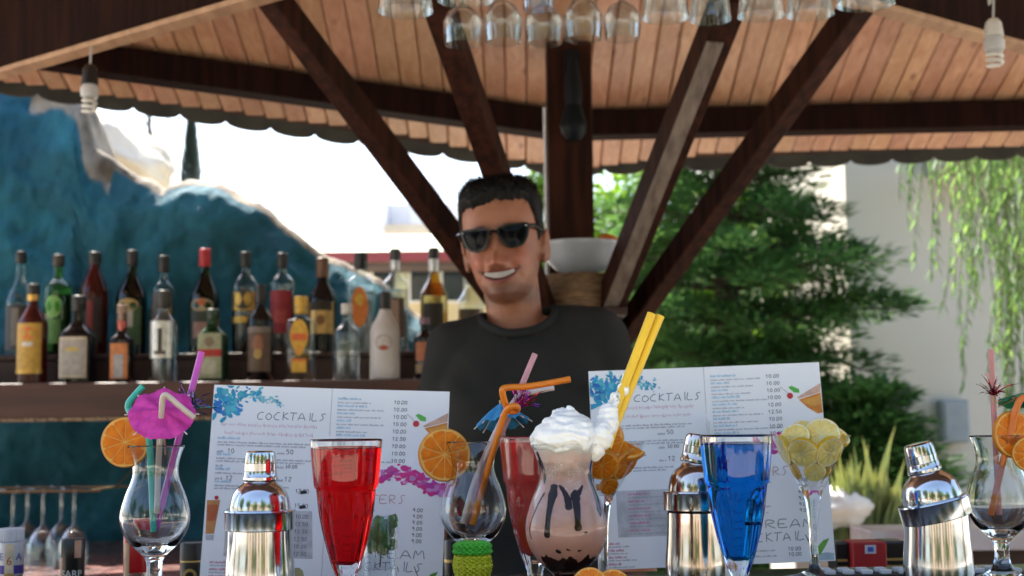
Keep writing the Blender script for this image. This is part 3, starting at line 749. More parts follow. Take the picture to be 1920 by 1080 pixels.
# ------------------------------------------------------------------ bottles
G_clear = thin_glass('clear_bottle_glass', (.86, .90, .90), .03, 1.55)
G_green = thin_glass('green_bottle_glass', (.04, .22, .07), .03, 1.55)
G_lime = thin_glass('lime_bottle_glass', (.35, .70, .30), .03, 1.55)
G_brown = thin_glass('brown_bottle_glass', (.16, .045, .015), .03, 1.55)
G_redg = thin_glass('red_liquor_glass', (.45, .04, .03), .03, 1.55)
G_gold = thin_glass('gold_liquor_glass', (.75, .52, .14), .03, 1.55)
M_blackglass = pm('black_bottle_glass', (.008, .007, .008), .07, scale=20)
M_darkred = pm('dark_red_bottle', (.06, .008, .006), .07, scale=20)
M_milk = pm('white_painted_bottle', (.62, .58, .56), .35, col2=(.56, .52, .50), scale=20)
CM = {}
def cm(col, rough=.5, metal=0.):
    k_ = (tuple(col), rough, metal)
    if k_ not in CM: CM[k_] = pm('print_%02d' % len(CM) if metal == 0 else 'foil_%02d' % len(CM), col, rough, metal, col2=tuple(x * .8 for x in col), scale=70, lo=.4, hi=.6)
    return CM[k_]
BLACK = (.012, .011, .011); CREAM = (.60, .53, .38); ORANGE = (.70, .20, .03); RED = (.42, .015, .018); YEL = (.72, .42, .05)
GOLD = (.55, .33, .08); SILV = (.55, .55, .55); WHT = (.68, .66, .62)
def sqr(t, r, sq):
    if sq == 2.0: return r
    return r * (abs(math.cos(t)) ** sq + abs(math.sin(t)) ** sq) ** (-1 / sq)
def patch(c, r, z0, z1, half, sq, cen=-math.pi / 2, n=14, th=.0006):
    b = MB(); vs = []
    for i in range(n + 1):
        t = cen - half + 2 * half * i / n
        for rr in (sqr(t, r, sq) + th, sqr(t, r, sq) + .0001):
            for z in (z0, z1): vs.append(c + Vector((rr * math.cos(t), rr * math.sin(t), z)))
    fs = []
    for i in range(n):
        o, q = 4 * i, 4 * i + 4
        fs += [(o, q, q + 1, o + 1), (o + 3, q + 3, q + 2, o + 2), (o + 1, q + 1, q + 3, o + 3), (o, o + 2, q + 2, q)]
    return b.add(vs, fs)
def disc_patch(c, r, zc_, rz, half, sq, cen=-math.pi / 2, n=22, th=.0012):
    vs = [c + Vector(((sqr(cen, r, sq) + th) * math.cos(cen), (sqr(cen, r, sq) + th) * math.sin(cen), zc_))]
    for i in range(n):
        a = 2 * math.pi * i / n; t = cen + half * math.cos(a); rr = sqr(t, r, sq) + th
        vs.append(c + Vector((rr * math.cos(t), rr * math.sin(t), zc_ + rz * math.sin(a))))
    return MB().add(vs, [(0, 1 + i, 1 + (i + 1) % n) for i in range(n)])
def bottle(px_, top, row, wpx, glass, capc, label, capmetal=0, sq=2.0, hb=.60, hs=.80, rn=.013, hc=.035, liquid=None, fill=.5, labels=(), neckfoil=None, grp='liquor bottles on the shelf', base=None, Y=None):
    Y = Y or (4.0 if row == 0 else 4.22); z0 = base if base is not None else (ZF if row == 0 else ZBK)
    c = PZ(px_, Y, z0 + .0005); H = P(px_, top, Y).z - z0; r = wpx / 2 * Y / FPX * (1 if sq == 2.0 else .92)
    t = thing('bottle', label, 'bottle', c, grp)
    prof = [(0, 0), (r * .9, 0), (r, .005), (r, H * hb)]
    for i in range(1, 9):
        f = i / 8; e = .5 - .5 * math.cos(math.pi * f)
        prof.append((lerp(r, rn, e), lerp(H * hb, H * hs, f)))
    prof += [(rn, H - hc), (rn * 1.12, H - hc + .001), (rn * 1.12, H - hc * .55), (rn * .9, H - hc * .5), (0, H - hc * .5)]
    MB().lathe(prof, 28, c, sq=sq).build('glass', glass, t)
    if liquid:
        zf_ = H * fill; pl_ = [(0, .004), (r * .93, .004), (r * .955, .008), (r * .955, min(zf_, H * hb))]
        if zf_ > H * hb: pl_ += [(lerp(r, rn, .5 - .5 * math.cos(math.pi * min(1, (zf_ - H * hb) / (H * (hs - hb))))) * .95, zf_)]
        pl_.append((0, pl_[-1][1])); MB().lathe(pl_, 24, c, sq=sq).build('liquor', liquid, t)
    MB().lathe([(rn * 1.2, H - hc), (rn * 1.28, H - hc + .002), (rn * 1.25, H - .002), (rn * 1.1, H), (0, H)], 20, c).build('cap', cm(capc, .4, capmetal), t)
    if neckfoil: MB().lathe([(rn * 1.06, H * hs + .002), (rn * 1.18, H * hs + .006), (rn * 1.2, H - hc - .001)], 20, c).build('neck_foil', cm(neckfoil, .3, .6), t)
    for i, lb in enumerate(labels):
        kind, a, b_, half, col = lb[:5]
        th = .0006 + .0006 * i
        if kind == 'r': patch(c, r, H * a, H * b_, half, sq, th=th).build('label', cm(col, .55), t)
        elif kind == 'm': patch(c, r, H * a, H * b_, half, sq, th=th).build('label', cm(col, .3, .7), t)
        else: disc_patch(c, r, H * a, H * b_, half, sq, th=th).build('label_emblem', cm(col, .5), t)
    return t
# back row, left to right
bottle(32, 472, 1, 52, G_clear, BLACK, 'clear bottle with black cap and dark label, leftmost in the back row', hb=.5, hs=.78, liquid=G_clear, fill=.5, labels=[('r', .06, .48, 1.0, (.05, .05, .05)), ('r', .1, .45, .25, (.20, .18, .15))])
bottle(103, 478, 1, 52, G_lime, (.05, .04, .03), 'clear green bottle with lime label, second in the back row', hb=.66, hs=.8, rn=.014, liquid=G_green, fill=.6, labels=[('d', .48, .11, .6, (.22, .48, .12)), ('r', .12, .36, .5, (.10, .26, .07))])
bottle(172, 473, 1, 52, M_darkred, BLACK, 'almost black bottle with red striped label, third in the back row', hb=.58, hs=.9, rn=.015, labels=[('r', .12, .55, .9, (.035, .02, .018)), ('r', .15, .52, .2, (.22, .02, .02))], neckfoil=(.3, .25, .2))
bottle(243, 470, 1, 58, G_green, BLACK, 'green vermouth bottle with black cap and pale emblem', hb=.52, hs=.84, rn=.014, hc=.045, liquid=G_green, fill=.7, labels=[('r', .1, .46, .9, (.06, .13, .06)), ('d', .47, .06, .7, (.50, .34, .12)), ('r', .26, .42, .35, (.52, .50, .46))])
bottle(303, 480, 1, 44, G_clear, BLACK, 'slim clear bottle with black cap and gold edged label', hb=.66, hs=.78, hc=.05, labels=[('r', .1, .62, 1.0, (.10, .10, .10)), ('m', .1, .5, .95, GOLD), ('r', .1, .62, .72, (.12, .12, .12))])
bottle(381, 467, 1, 55, G_green, (.45, .012, .02), 'green vermouth bottle with bright red cap', hb=.50, hs=.82, rn=.014, hc=.055, liquid=G_green, fill=.7, labels=[('r', .08, .42, .9, (.05, .06, .04)), ('d', .46, .06, .8, (.45, .36, .2)), ('d', .485, .03, .3, (.6, .14, .05)), ('r', .15, .3, .55, (.42, .24, .2))])
bottle(458, 473, 1, 50, G_clear, BLACK, 'clear bottle with gold ringed black label behind the dark rum', hb=.66, hs=.82, hc=.045, liquid=G_brown, fill=.5, labels=[('m', .42, .6, 1.0, GOLD), ('d', .53, .10, .75, (.04, .03, .03)), ('m', .30, .36, 1.0, GOLD)])
bottle(528, 475, 1, 46, G_clear, BLACK, 'clear bottle with big red label in the back row', hb=.70, hs=.82, hc=.045, liquid=G_redg, fill=.62, labels=[('r', .2, .62, 1.05, (.30, .02, .03)), ('r', .3, .42, .5, (.42, .06, .05))])
bt = bottle(604, 484, 1, 54, M_blackglass, (.16, .07, .03), 'dark brandy bottle with gold label and brown seal', hb=.54, hs=.80, rn=.015, hc=.06, labels=[('m', .2, .53, 1.0, (.60, .38, .14)), ('r', .44, .53, .8, (.03, .02, .01)), ('d', .34, .05, .3, (.26, .12, .04))])
bottle(677, 474, 1, 56, G_clear, (.02, .015, .02), 'square-shouldered clear bottle with tall orange label', sq=5.0, hb=.68, hs=.80, rn=.016, hc=.05, liquid=G_clear, fill=.6, labels=[('d', .45, .20, .55, ORANGE), ('d', .52, .06, .3, YEL)])
bottle(742, 467, 1, 50, G_clear, (.05, .05, .05), 'clear bottle with silver neck foil behind the white bottle', hb=.64, hs=.78, hc=.034, liquid=G_clear, fill=.6, labels=[('r', .14, .52, .8, (.10, .07, .05)), ('r', .2, .5, .35, (.36, .24, .18))], neckfoil=SILV)
bottle(815, 465, 1, 52, G_gold, BLACK, 'golden bottle with silver neck foil beside the bartender shoulder', hb=.52, hs=.76, hc=.034, liquid=G_gold, fill=.66, labels=[('m', .10, .53, 1.05, (.50, .38, .12)), ('r', .14, .46, .75, (.035, .028, .02))], neckfoil=SILV)
bottle(884, 502, 1, 50, G_clear, SILV, 'bottle half hidden behind the bartender neck with pale label', capmetal=.6, hb=.55, hs=.8, hc=.05, liquid=G_gold, fill=.5, labels=[('r', .2, .5, .8, (.1, .08, .05))], neckfoil=(.4, .4, .42))
# front row, left to right
bottle(57, 533, 0, 56, M_darkred, BLACK, 'dark red bottle with tall yellow-orange label in the front row', hb=.58, hs=.82, rn=.014, labels=[('r', .14, .60, .95, (.55, .34, .06)), ('d', .5, .06, .7, ORANGE), ('r', .37, .41, .35, WHT), ('m', .10, .14, 1.0, GOLD)], neckfoil=GOLD, hc=.03)
bottle(143, 555, 0, 70, M_blackglass, BLACK, 'squat black bottle with large cream label', sq=4.0, hb=.52, hs=.72, rn=.016, hc=.045, labels=[('r', .06, .52, .72, CREAM), ('r', .09, .49, .64, (.40, .37, .33)), ('r', .36, .40, .35, (.55, .42, .10))])
bottle(226, 572, 0, 46, M_blackglass, (.30, .2, .14), 'small dark bottle with orange and white label', sq=4.0, hb=.54, hs=.66, rn=.012, hc=.045, labels=[('r', .05, .50, .70, (.60, .22, .07)), ('r', .06, .36, .38, (.42, .42, .42))], neckfoil=(.4, .1, .08))
bottle(304, 545, 0, 52, G_clear, (.03, .025, .02), 'clear bottle with bright silver label', hb=.62, hs=.78, rn=.015, hc=.05, liquid=G_clear, fill=.55, labels=[('m', .26, .66, .95, (.62, .60, .56)), ('r', .34, .58, .16, (.05, .05, .05)), ('r', .3, .34, .4, (.1, .08, .06))])
bottle(397, 580, 0, 60, pm('deep_green_bottle', (.008, .035, .012), .1, scale=20), (.02, .04, .02), 'square green herbal liqueur bottle with red banded cream label', sq=5.0, hb=.60, hs=.80, rn=.015, hc=.03, labels=[('r', .05, .66, .70, (.34, .36, .22)), ('r', .34, .44, .70, (.42, .03, .02)), ('d', .54, .07, .30, (.22, .16, .10)), ('r', .10, .30, .45, (.42, .42, .3))])
bottle(487, 535, 0, 50, M_blackglass, BLACK, 'dark rum bottle with colourful picture label', hb=.62, hs=.80, rn=.013, hc=.05, labels=[('r', .10, .55, 1.0, (.11, .065, .04)), ('r', .50, .56, 1.0, (.20, .16, .13)), ('d', .38, .10, .4, (.30, .12, .06)), ('d', .28, .05, .3, (.45, .30, .08))])
bottle(564, 556, 0, 56, G_clear, YEL, 'clear square gin bottle with round yellow label and yellow cap', sq=5.0, hb=.70, hs=.76, rn=.016, hc=.05, labels=[('d', .53, .19, .60, YEL), ('r', .47, .55, .50, (.70, .15, .04)), ('r', .10, .26, .48, YEL), ('r', .22, .26, .48, ORANGE), ('d', .36, .07, .3, (.72, .35, .04))])
bottle(650, 570, 0, 52, G_clear, WHT, 'plain clear bottle with white stopper in the front row', hb=.62, hs=.76, rn=.013, hc=.03, liquid=G_clear, fill=.5)
bottle(722, 548, 0, 56, M_milk, BLACK, 'white coconut liqueur bottle with black cap', hb=.52, hs=.84, rn=.014, hc=.05, labels=[('d', .42, .09, .6, (.40, .34, .32)), ('d', .425, .065, .48, (.60, .55, .52)), ('d', .36, .028, .28, (.45, .10, .04))])
bottle(797, 596, 0, 40, M_blackglass, (.25, .15, .2), 'small dark bottle with orange print beside the bartender sleeve', hb=.66, hs=.8, rn=.012, hc=.02, labels=[('r', .3, .6, .9, (.42, .14, .06)), ('r', .1, .25, .9, (.3, .2, .1))])
# yellow plastic tag
t_ = P(901, 546, 4.12)
MB().ell(t_, (.020, .008, .011), 14, 8, Matrix.Rotation(R(30), 3, 'Y')).build('x', cm((.80, .50, .02), .4)).name = 'pour_tag'
o_ = bpy.data.objects['pour_tag']; tag(o_, 'small bright yellow tag on the bottle by the bartender neck', 'tag')

# ------------------------------------------------------------------ back counter below the rock
M_granite = pm('red_mottled_granite', (.20, .075, .065), .3, col2=(.10, .05, .045), scale=14, detail=8, rvar=.1)
M_panel = pm('dark_counter_front', (.06, .028, .02), .6, scale=6, stretch=(6, 6, 1))
bc = thing('back_counter', 'red mottled stone work counter along the blue rock', 'counter', (-1.2, 3.5, 0))
zb_ = P(150, 1042, 3.9).z
bx('counter_top', -2.4, -.45, 3.05, 4.40, zb_ - .04, zb_, M_granite, bc)
bx('base', -2.4, -.47, 3.12, 4.38, .005, zb_ - .042, M_panel, bc)
# bar counter in front
ZC = 1.12
M_bartop = pm('dark_polished_bar_top', (.035, .030, .030), .18, col2=(.07, .05, .045), scale=22, detail=7, rvar=.08)
M_barfront = pm('bar_front_boards', (.13, .06, .035), .5, scale=5, stretch=(9, 9, 1), bump=.2)
bar = thing('bar_counter', 'dark polished bar counter carrying the drinks and menus', 'counter', (0, 1.4, 0))
b = MB(); y0, yl, yr = 1.0, 1.66, 1.86; xa, xb = -1.15, 1.3
vs = [(xa, y0, ZC - .05), (xb, y0, ZC - .05), (xb, yr, ZC - .05), (xa, yl, ZC - .05), (xa, y0, ZC), (xb, y0, ZC), (xb, yr, ZC), (xa, yl, ZC)]
b.add(vs, [(3, 2, 1, 0), (4, 5, 6, 7), (0, 1, 5, 4), (1, 2, 6, 5), (2, 3, 7, 6), (3, 0, 4, 7)]); b.build('counter_top', M_bartop, bar, smooth=False)
k_ = xa + .04
while k_ < xb - .12:
    bx('front_board', k_, k_ + .117, 1.12, 1.14, .005, ZC - .052, M_barfront, bar); k_ += .12
bx('carcass', xa + .05, xb - .05, 1.142, 1.55, .005, ZC - .054, M_panel, bar)
# inner work shelf (speed rail) behind the bar
rail = thing('bar_rail_shelf', 'low dark work shelf behind the bar holding bottles', 'shelf', (0, 2.0, 0))
bx('shelf_board', -1.2, 1.35, 1.90, 2.30, .915, .945, M_panel, rail)
for xx in (-1.15, -.4, .4, 1.3): bx('leg', xx, xx + .05, 1.95, 2.25, .005, .913, M_panel, rail)
# pale side counter at right
M_pinkst = pm('pink_white_marble', (.66, .58, .57), .3, col2=(.50, .30, .30), scale=5, detail=6, lo=.35, hi=.5)
sc_ = thing('side_counter', 'pink and white stone side counter at the right edge', 'counter', (1.3, 3.2, 0))
zs = P(1860, 992, 2.9).z
bx('counter_top',   .72, 2.3, 2.88, 3.06, zs - .042, zs, M_pinkst, sc_)
bx('base', .76, 2.28, 2.93, 3.05, .005, zs - .044, M_panel, sc_)
# bright stone on the side counter's outer end / planter
q = P(1592, 962, 5.02)
o_ = boulder('white_rock', (q.x, 5.32, q.z), (.16, .12, .085), 'sunlit white stone at the foot of the snake plants', M_wst, seed=5, amp=.25)

# bottles standing in the rail, only their necks show
def neck(px_, top, wpx, Y, name_parts, label):
    c = PZ(px_, Y, .9455); H = P(px_, top, Y).z - c.z; r = wpx / 2 * Y / FPX
    t = thing('bottle', label, 'bottle', c, 'bottles in the bar rail')
    return t, c, H, r
def text_mesh(body, size):
    cu = bpy.data.curves.new('t', 'FONT'); cu.body = body; cu.size = size; cu.align_x = 'CENTER'; cu.resolution_u = 3
    to = bpy.data.objects.new('t', cu); COL.objects.link(to)
    dg = bpy.context.evaluated_depsgraph_get(); me = bpy.data.meshes.new_from_object(to.evaluated_get(dg))
    vs = [v.co.copy() for v in me.vertices]; fs = [tuple(p.vertices) for p in me.polygons]
    bpy.data.objects.remove(to); bpy.data.meshes.remove(me); return vs, fs
def wrap_text(body, size, c, r, z, mat, par, cen=-math.pi / 2, bold=0.):
    vs, fs = text_mesh(body, size); b = MB(); o = []
    for v in vs:
        t = cen + v.x / r; o.append(c + Vector(((r + .0005) * math.cos(t), (r + .0005) * math.sin(t), z + v.y)))
    b.add(o, fs); return b.build('lettering', mat, par, smooth=False)
YN = 1.90
M_wcap = pm('white_cap_plastic', (.62, .64, .68), .4, scale=40); M_purple = cm((.06, .04, .30)); M_paper = cm((.60, .45, .28)); M_gold2 = cm((.60, .42, .14), .35, .5)
t, c, H, r = neck(26, 990, 46, YN, None, 'white capped bottle neck with purple band and tax stamp')
MB().lathe([(0, 0), (.036, 0), (.036, H - .16), (r * .96, H - .10), (r * .96, H - .055)], 28, c).build('glass', G_brown, t)
fl = lambda tt, z: .025 * (1 if math.sin(tt * 34) > 0 else -1)
MB().lathe([(r * .97, H - .017), (r * 1.0, H - .016), (r, H - .002), (r * .95, H), (0, H)], 136, c, flute=lambda tt, z: .022 * math.copysign(1, math.sin(tt * 34)) if z < H - .001 else 0).build('fluted_cap', M_wcap, t, smooth=False)
MB().lathe([(r * .96, H - .062), (r * 1.03, H - .060), (r * 1.04, H - .0185), (r * .9, H - .0175)], 36, c).build('collar', M_wcap, t)
patch(c, r * 1.04, H - .059, H - .048, 1.5, 2.0, th=.0004).build('purple_band', M_purple, t)
wrap_text('TE', .013, c, r * 1.04, H - .041, M_purple, t, cen=-math.pi / 2 - .62); wrap_text('A', .013, c, r * 1.04, H - .041, M_purple, t, cen=-math.pi / 2 + .95)
patch(c, r * 1.05, H - .070, H - .020, .34, 2.0, cen=-math.pi / 2 + .22, th=.0004).build('tax_stamp', cm((.66, .55, .38)), t)
wrap_text('6', .015, c, r * 1.05 + .0004, H - .047, cm((.35, .06, .03)), t, cen=-math.pi / 2 + .22)
patch(c, r * 1.05 + .0004, H - .069, H - .058, .33, 2.0, cen=-math.pi / 2 + .22, th=.0003).build('stamp_band', M_gold2, t)
t, c, H, r = neck(141, 1010, 44, YN, None, 'black capped bottle neck with white SARP lettering')
MB().lathe([(0, 0), (.034, 0), (.034, H - .15), (r * .94, H - .10), (r * .94, H - .06)], 28, c).build('glass', G_brown, t)
M_bcap = pm('black_cap', (.014, .013, .013), .3, scale=30)
MB().lathe([(r * .96, H - .066), (r, H - .064), (r, H - .024), (r * 1.01, H - .023), (r * 1.01, H - .001), (r * .96, H), (0, H)], 36, c).build('cap', M_bcap, t)
wrap_text('SARP', .0125, c, r, H - .049, cm((.72, .72, .70)), t, cen=-math.pi / 2 + .22)
patch(c, r * 1.01, H - .024, H - .001, .28, 2.0, cen=-math.pi / 2 + .72, th=.0004).build('tax_stamp', cm((.55, .30, .20)), t)
patch(c, r, H - .064, H - .024, .25, 2.0, cen=-math.pi / 2 - .85, th=.0004).build('tax_stamp', cm((.60, .36, .24)), t)
t, c, H, r = neck(259, 975, 46, YN + .05, None, 'bright red capped bottle neck behind the left empty glass')
MB().lathe([(0, 0), (.036, 0), (.036, H - .16), (r * .94, H - .12), (r * .94, H - .06)], 28, c).build('glass', G_clear, t)
MB().lathe([(r * .96, H - .070), (r, H - .068), (r, H - .002), (r * .94, H), (0, H)], 36, c).build('cap', pm('red_cap', (.50, .012, .015), .35, scale=30), t)
patch(c, r, H - .085, H - .030, .26, 2.0, cen=-math.pi / 2 - .55, th=.0005).build('tax_stamp', cm((.62, .40, .22)), t)
t, c, H, r = neck(364, 1017, 46, YN, None, 'black and gold capped bottle neck beside the left menu')
MB().lathe([(0, 0), (.034, 0), (.034, H - .15), (r * .94, H - .10), (r * .94, H - .06)], 28, c).build('glass', G_brown, t)
MB().lathe([(r * .96, H - .066), (r, H - .064), (r, H - .002), (r * .95, H), (0, H)], 36, c).build('cap', M_bcap, t)
MB().lathe([(r * 1.01, H - .025), (r * 1.02, H - .024), (r * 1.01, H - .023)], 36, c, close=True).build('gold_ring', M_gold2, t)
disc_patch(c, r, H - .043, .010, .55, 2.0, th=.0008).build('gold_crest', M_gold2, t); disc_patch(c, r, H - .043, .006, .33, 2.0, th=.0014).build('crest_centre', M_bcap, t)
t, c, H, r = neck(851, 1012, 40, 1.95, None, 'dark bottle neck with gold flecks beside the middle empty glass')
MB().lathe([(0, 0), (.034, 0), (.034, H - .15), (r * .94, H - .10), (r * .94, H - .06)], 28, c).build('glass', G_brown, t)
MB().lathe([(r * .96, H - .066), (r, H - .064), (r, H - .002), (r * .95, H), (0, H)], 36, c).build('cap', M_bcap, t)
MB().lathe([(r * 1.01, H - .03), (r * 1.03, H - .028), (r * 1.01, H - .026)], 36, c, close=True).build('gold_ring', M_gold2, t)
# red carton and black tins at right
def tin(px0, px1, top, Y, label, name='black_tin'):
    a = P(px0, top, Y); b_ = P(px1, top, Y); cx = (a.x + b_.x) / 2; r = (b_.x - a.x) / 2
    t = thing('bottle_box', label, 'box', (cx, Y, .9455), 'black gold-banded boxes')
    MB().box((cx, Y, (.9455 + a.z) / 2), (2 * r, .055, a.z - .9455), bev=.003).build('carton', M_bcap, t, smooth=False)
    for dz in (.026, .036):
        MB().box((cx, Y - .0283, a.z - dz), (2 * r - .004, .001, .0035)).build('gold_band', M_gold2, t, smooth=False)
tin(1558, 1582, 1014, 2.1, 'black box with gold bands between right menu and red box'); tin(1648, 1690, 1012, 2.1, 'black box with gold bands between red box and tilted shaker')
a = P(1583, 1012, 2.1); b_ = P(1647, 1012, 2.1)
t = thing('red_box', 'bright red carton with small blue and white badge', 'box', ((a.x + b_.x) / 2, 2.08, .9455))
MB().box(((a.x + b_.x) / 2, 2.08, (.9455 + a.z) / 2), (b_.x - a.x - .002, .06, a.z - .9455), bev=.002).build('carton', pm('red_carton', (.36, .012, .016), .45, scale=30), t, smooth=False)
q = P(1632, 1030, 2.05)
MB().box((q.x, 2.0495, q.z), (.016, .001, .012)).build('badge', cm((.6, .62, .68)), t, smooth=False)
MB().box((q.x, 2.0485, q.z), (.008, .001, .007)).build('badge_centre', cm((.05, .10, .45)), t, smooth=False)
# bar mat with white pegs
M_rub = pm('black_rubber', (.014, .018, .02), .6, scale=40)
M_peg = pm('white_peg', (.66, .68, .70), .35, scale=40)
mx0, mx1 = P(1500, 800, 1.72).x, P(1850, 800, 1.72).x
mat_ = thing('bar_mat', 'black rubber bar mat with white pegs along the bar edge at right', 'bar mat', ((mx0 + mx1) / 2, 1.72, ZC))
bx('mat', mx0, mx1 + .02, 1.64, 1.69, ZC + .0005, ZC + .006, M_rub, mat_, .001)
k_ = mx0 + .008
while k_ < mx1:
    for yy in (1.652, 1.676):
        MB().box((k_ + .007, yy, ZC + .0085), (.013, .011, .0055), bev=.0015).build('peg', M_peg, mat_, smooth=False)
    k_ += .0215

# ------------------------------------------------------------------ glasses hanging under the shelf at left
G_thin = thin_glass('thin_stemware', (.90, .93, .93), .015, 1.5, (.9, .92, .95), 2.0)
M_wire = pm('rack_wire', (.20, .15, .08), .4, .6, scale=30)
rk = thing('glass_rack', 'thin metal rack carrying upturned stem glasses under the shelf', 'rack', (-1.25, 3.9, 1.1))
zr = P(110, 918, 3.6).z
for yy in (3.5, 3.75): MB().tube([(-1.75, yy, zr), (-1.02, yy, zr)], .003, 6).build('rail', M_wire, rk)
for xx in (-1.72, -1.05):
    MB().tube([(xx, 3.5, zr), (xx, 3.75, zr), (xx, 3.93, zr + .05), (xx, 3.93, zl + .05)], .003, 6).build('hanger', M_wire, rk)
for k_, (px_, Y_) in enumerate(((28, 3.52), (55, 3.74), (84, 3.55), (118, 3.72), (142, 3.56))):
    q = PZ(px_, Y_, zr + .003)
    prof = [(0, .004), (.033, .003), (.034, .0015), (.006, -.004), (.0036, -.012), (.0034, -.085), (.006, -.092), (.024, -.105), (.036, -.135), (.038, -.165), (.031, -.21), (.0303, -.21), (.037, -.165), (.035, -.136), (.022, -.108), (0, -.097)]
    o = MB().lathe(prof, 28, q).build('stem_glass', G_thin, loc=q)
    tag(o, ('upturned stem glass at the far left below the shelf', 'second upturned stem glass from the left below the shelf', 'upturned stem glass in the middle of the low rack', 'fourth upturned stem glass on the low rack', 'upturned stem glass at the right end of the low rack')[k_], 'glass', 'glasses on the low rack')
# ------------------------------------------------------------------ glasses hanging from the ceiling rack
M_rackw = pm('rack_timber', (.16, .06, .035), .5, scale=6, stretch=(1, 8, 8))
rk = thing('ceiling_glass_rack', 'brown ceiling rack above the bartender with glasses hung upside down', 'rack', (.3, 2.3, 2.2))
RZ = 2.135
for yy in (2.02, 2.14, 2.26, 2.38, 2.50): bx('slat', -.36, .70, yy - .014, yy + .014, RZ + .006, RZ + .022, M_rackw, rk)
for xx in (-.33, .17, .66):
    bx('hanger', xx, xx + .03, 1.99, 2.53, RZ + .024, RZ + .05, M_rackw, rk)
    bx('drop', xx, xx + .03, 2.25, 2.28, RZ + .052, 2.74, M_rackw, rk)
def hang(px_, Y_, rimpx, rim_py, kind, label):
    rr = rimpx / 2 * Y_ / FPX; q = PZ(px_, Y_, RZ + .004); zr_ = P(px_, rim_py, Y_).z - q.z
    if kind == 'tulip':
        prof = [(0, .002), (.03, .001), (.031, -.001), (.006, -.005), (.0045, -.012), (.0042, zr_ * .45), (.008, zr_ * .5), (rr * .8, zr_ * .58), (rr * 1.10, zr_ * .72), (rr * 1.08, zr_ * .85), (rr, zr_)]
    else:
        prof = [(0, .002), (.034, .001), (.035, -.001), (.006, -.005), (.0045, -.012), (.0042, zr_ * .62), (.01, zr_ * .68), (rr * .62, zr_ * .74), (rr * .90, zr_ * .86), (rr, zr_)]
    inner = [(max(0., p[0] - .0011), p[1] + .0006) for p in prof[:4:-1]]
    inner = [(max(p[0], .0005), p[1]) for p in inner]
    o = MB().lathe(prof + inner + [(0, inner[-1][1])], 36, q).build('hanging_glass', G_thin, loc=q)
    tag(o, label, 'glass', 'glasses on the ceiling rack')
H_ = hang
H_(763, 2.06, 108, 22, 'coupe', 'wide upturned coupe glass, leftmost on the ceiling rack')
H_(880, 2.02, 112, 0, 'coupe', 'wide upturned coupe glass second from left on the ceiling rack')
H_(874, 2.50, 70, 84, 'tulip', 'upturned tulip glass, leftmost of the low hanging row')
H_(951, 2.46, 68, 80, 'tulip', 'upturned tulip glass, second of the low hanging row')
H_(1030, 2.50, 68, 82, 'tulip', 'upturned tulip glass, third of the low hanging row')
H_(1106, 2.46, 68, 74, 'tulip', 'upturned tulip glass before the centre post top')
H_(1181, 2.50, 66, 74, 'tulip', 'upturned tulip glass, rightmost of the low hanging row')
H_(1020, 2.06, 60, 18, 'tulip', 'small upturned glass hanging above the low row')
H_(1265, 2.14, 92, 34, 'coupe', 'upturned coupe glass right of the low hanging row')
H_(1352, 2.10, 80, 38, 'coupe', 'upturned coupe glass before the inner right strut')
H_(1450, 2.16, 92, 30, 'coupe', 'upturned coupe glass between the two right struts')
H_(1545, 2.10, 92, 28, 'coupe', 'upturned coupe glass before the outer right strut')
H_(1652, 2.06, 112, 8, 'coupe', 'wide upturned coupe glass, rightmost on the ceiling rack')

# ------------------------------------------------------------------ fruit bowl on basket behind the bartender
M_bowl = pm('pale_blue_ceramic', (.55, .60, .66), .25, scale=20)
M_wick = pm('tan_straw_weave', (.28, .18, .10), .8, col2=(.15, .09, .05), scale=30, stretch=(1, 1, 4), bump=.5)
q = P(1090, 517, 3.70)
br_ = thing('bracket_shelf', 'small dark shelf fixed to the centre post behind the bartender', 'shelf', (q.x, 3.75, q.z - .12))
zsb = P(1090, 582, 3.70).z
bx('board', q.x - .11, q.x + .11, 3.585, 3.884, zsb - .022, zsb - .001, M_shelf2, br_)
bx('brace', q.x - .02, q.x + .02, 3.80, 3.884, zsb - .16, zsb - .024, M_shelf2, br_)
bk = thing('straw_basket', 'tan straw basket under the pale blue bowl', 'basket', (q.x, 3.70, zsb))
H = q.z - zsb
wv = MB()
for k_ in range(9):
    zz = zsb + .006 + (H - .012) * k_ / 8; rr = .085 + .012 * k_ / 8
    wv.tube([(q.x + rr * math.cos(a_ / 40 * 6.2832) , 3.70 + rr * math.sin(a_ / 40 * 6.2832), zz + .0015 * (-1) ** a_) for a_ in range(41)], .0062, 6)
wv.build('weave', M_wick, bk)
MB().lathe([(0, .002), (.08, .002), (.09, H - .01), (.088, H - .01), (.076, .006), (0, .006)], 30, (q.x, 3.70, zsb)).build('lining', M_wick, bk)
bw = thing('bowl', 'pale blue ceramic bowl before the centre post', 'bowl', (q.x, 3.70, q.z + .001))
zt_ = P(1090, 458, 3.70).z - q.z
MB().lathe([(0, 0), (.040, 0), (.044, .006), (.066, .014), (.094, zt_ * .5), (.109, zt_), (.106, zt_), (.090, zt_ * .5), (.062, .020), (0, .012)], 44, (q.x, 3.70, q.z + .001)).build('vessel', M_bowl, bw)
MB().lathe([(.1095, zt_ - .012), (.111, zt_ - .01), (.1105, zt_ + .001), (.107, zt_ + .0015)], 44, (q.x, 3.70, q.z + .001)).build('rim', M_bowl, bw)
M_oskin = pm('orange_peel', (.68, .20, .02), .45, scale=50, bump=.3, bscale=160, bdist=.001)
a = P(1138, 462, 3.72)
tag(MB().ell(a, (.036, .036, .034), 20, 14).build('orange_fruit', M_oskin, loc=a - Vector((0, 0, .034))), 'whole orange in the pale blue bowl', 'fruit')

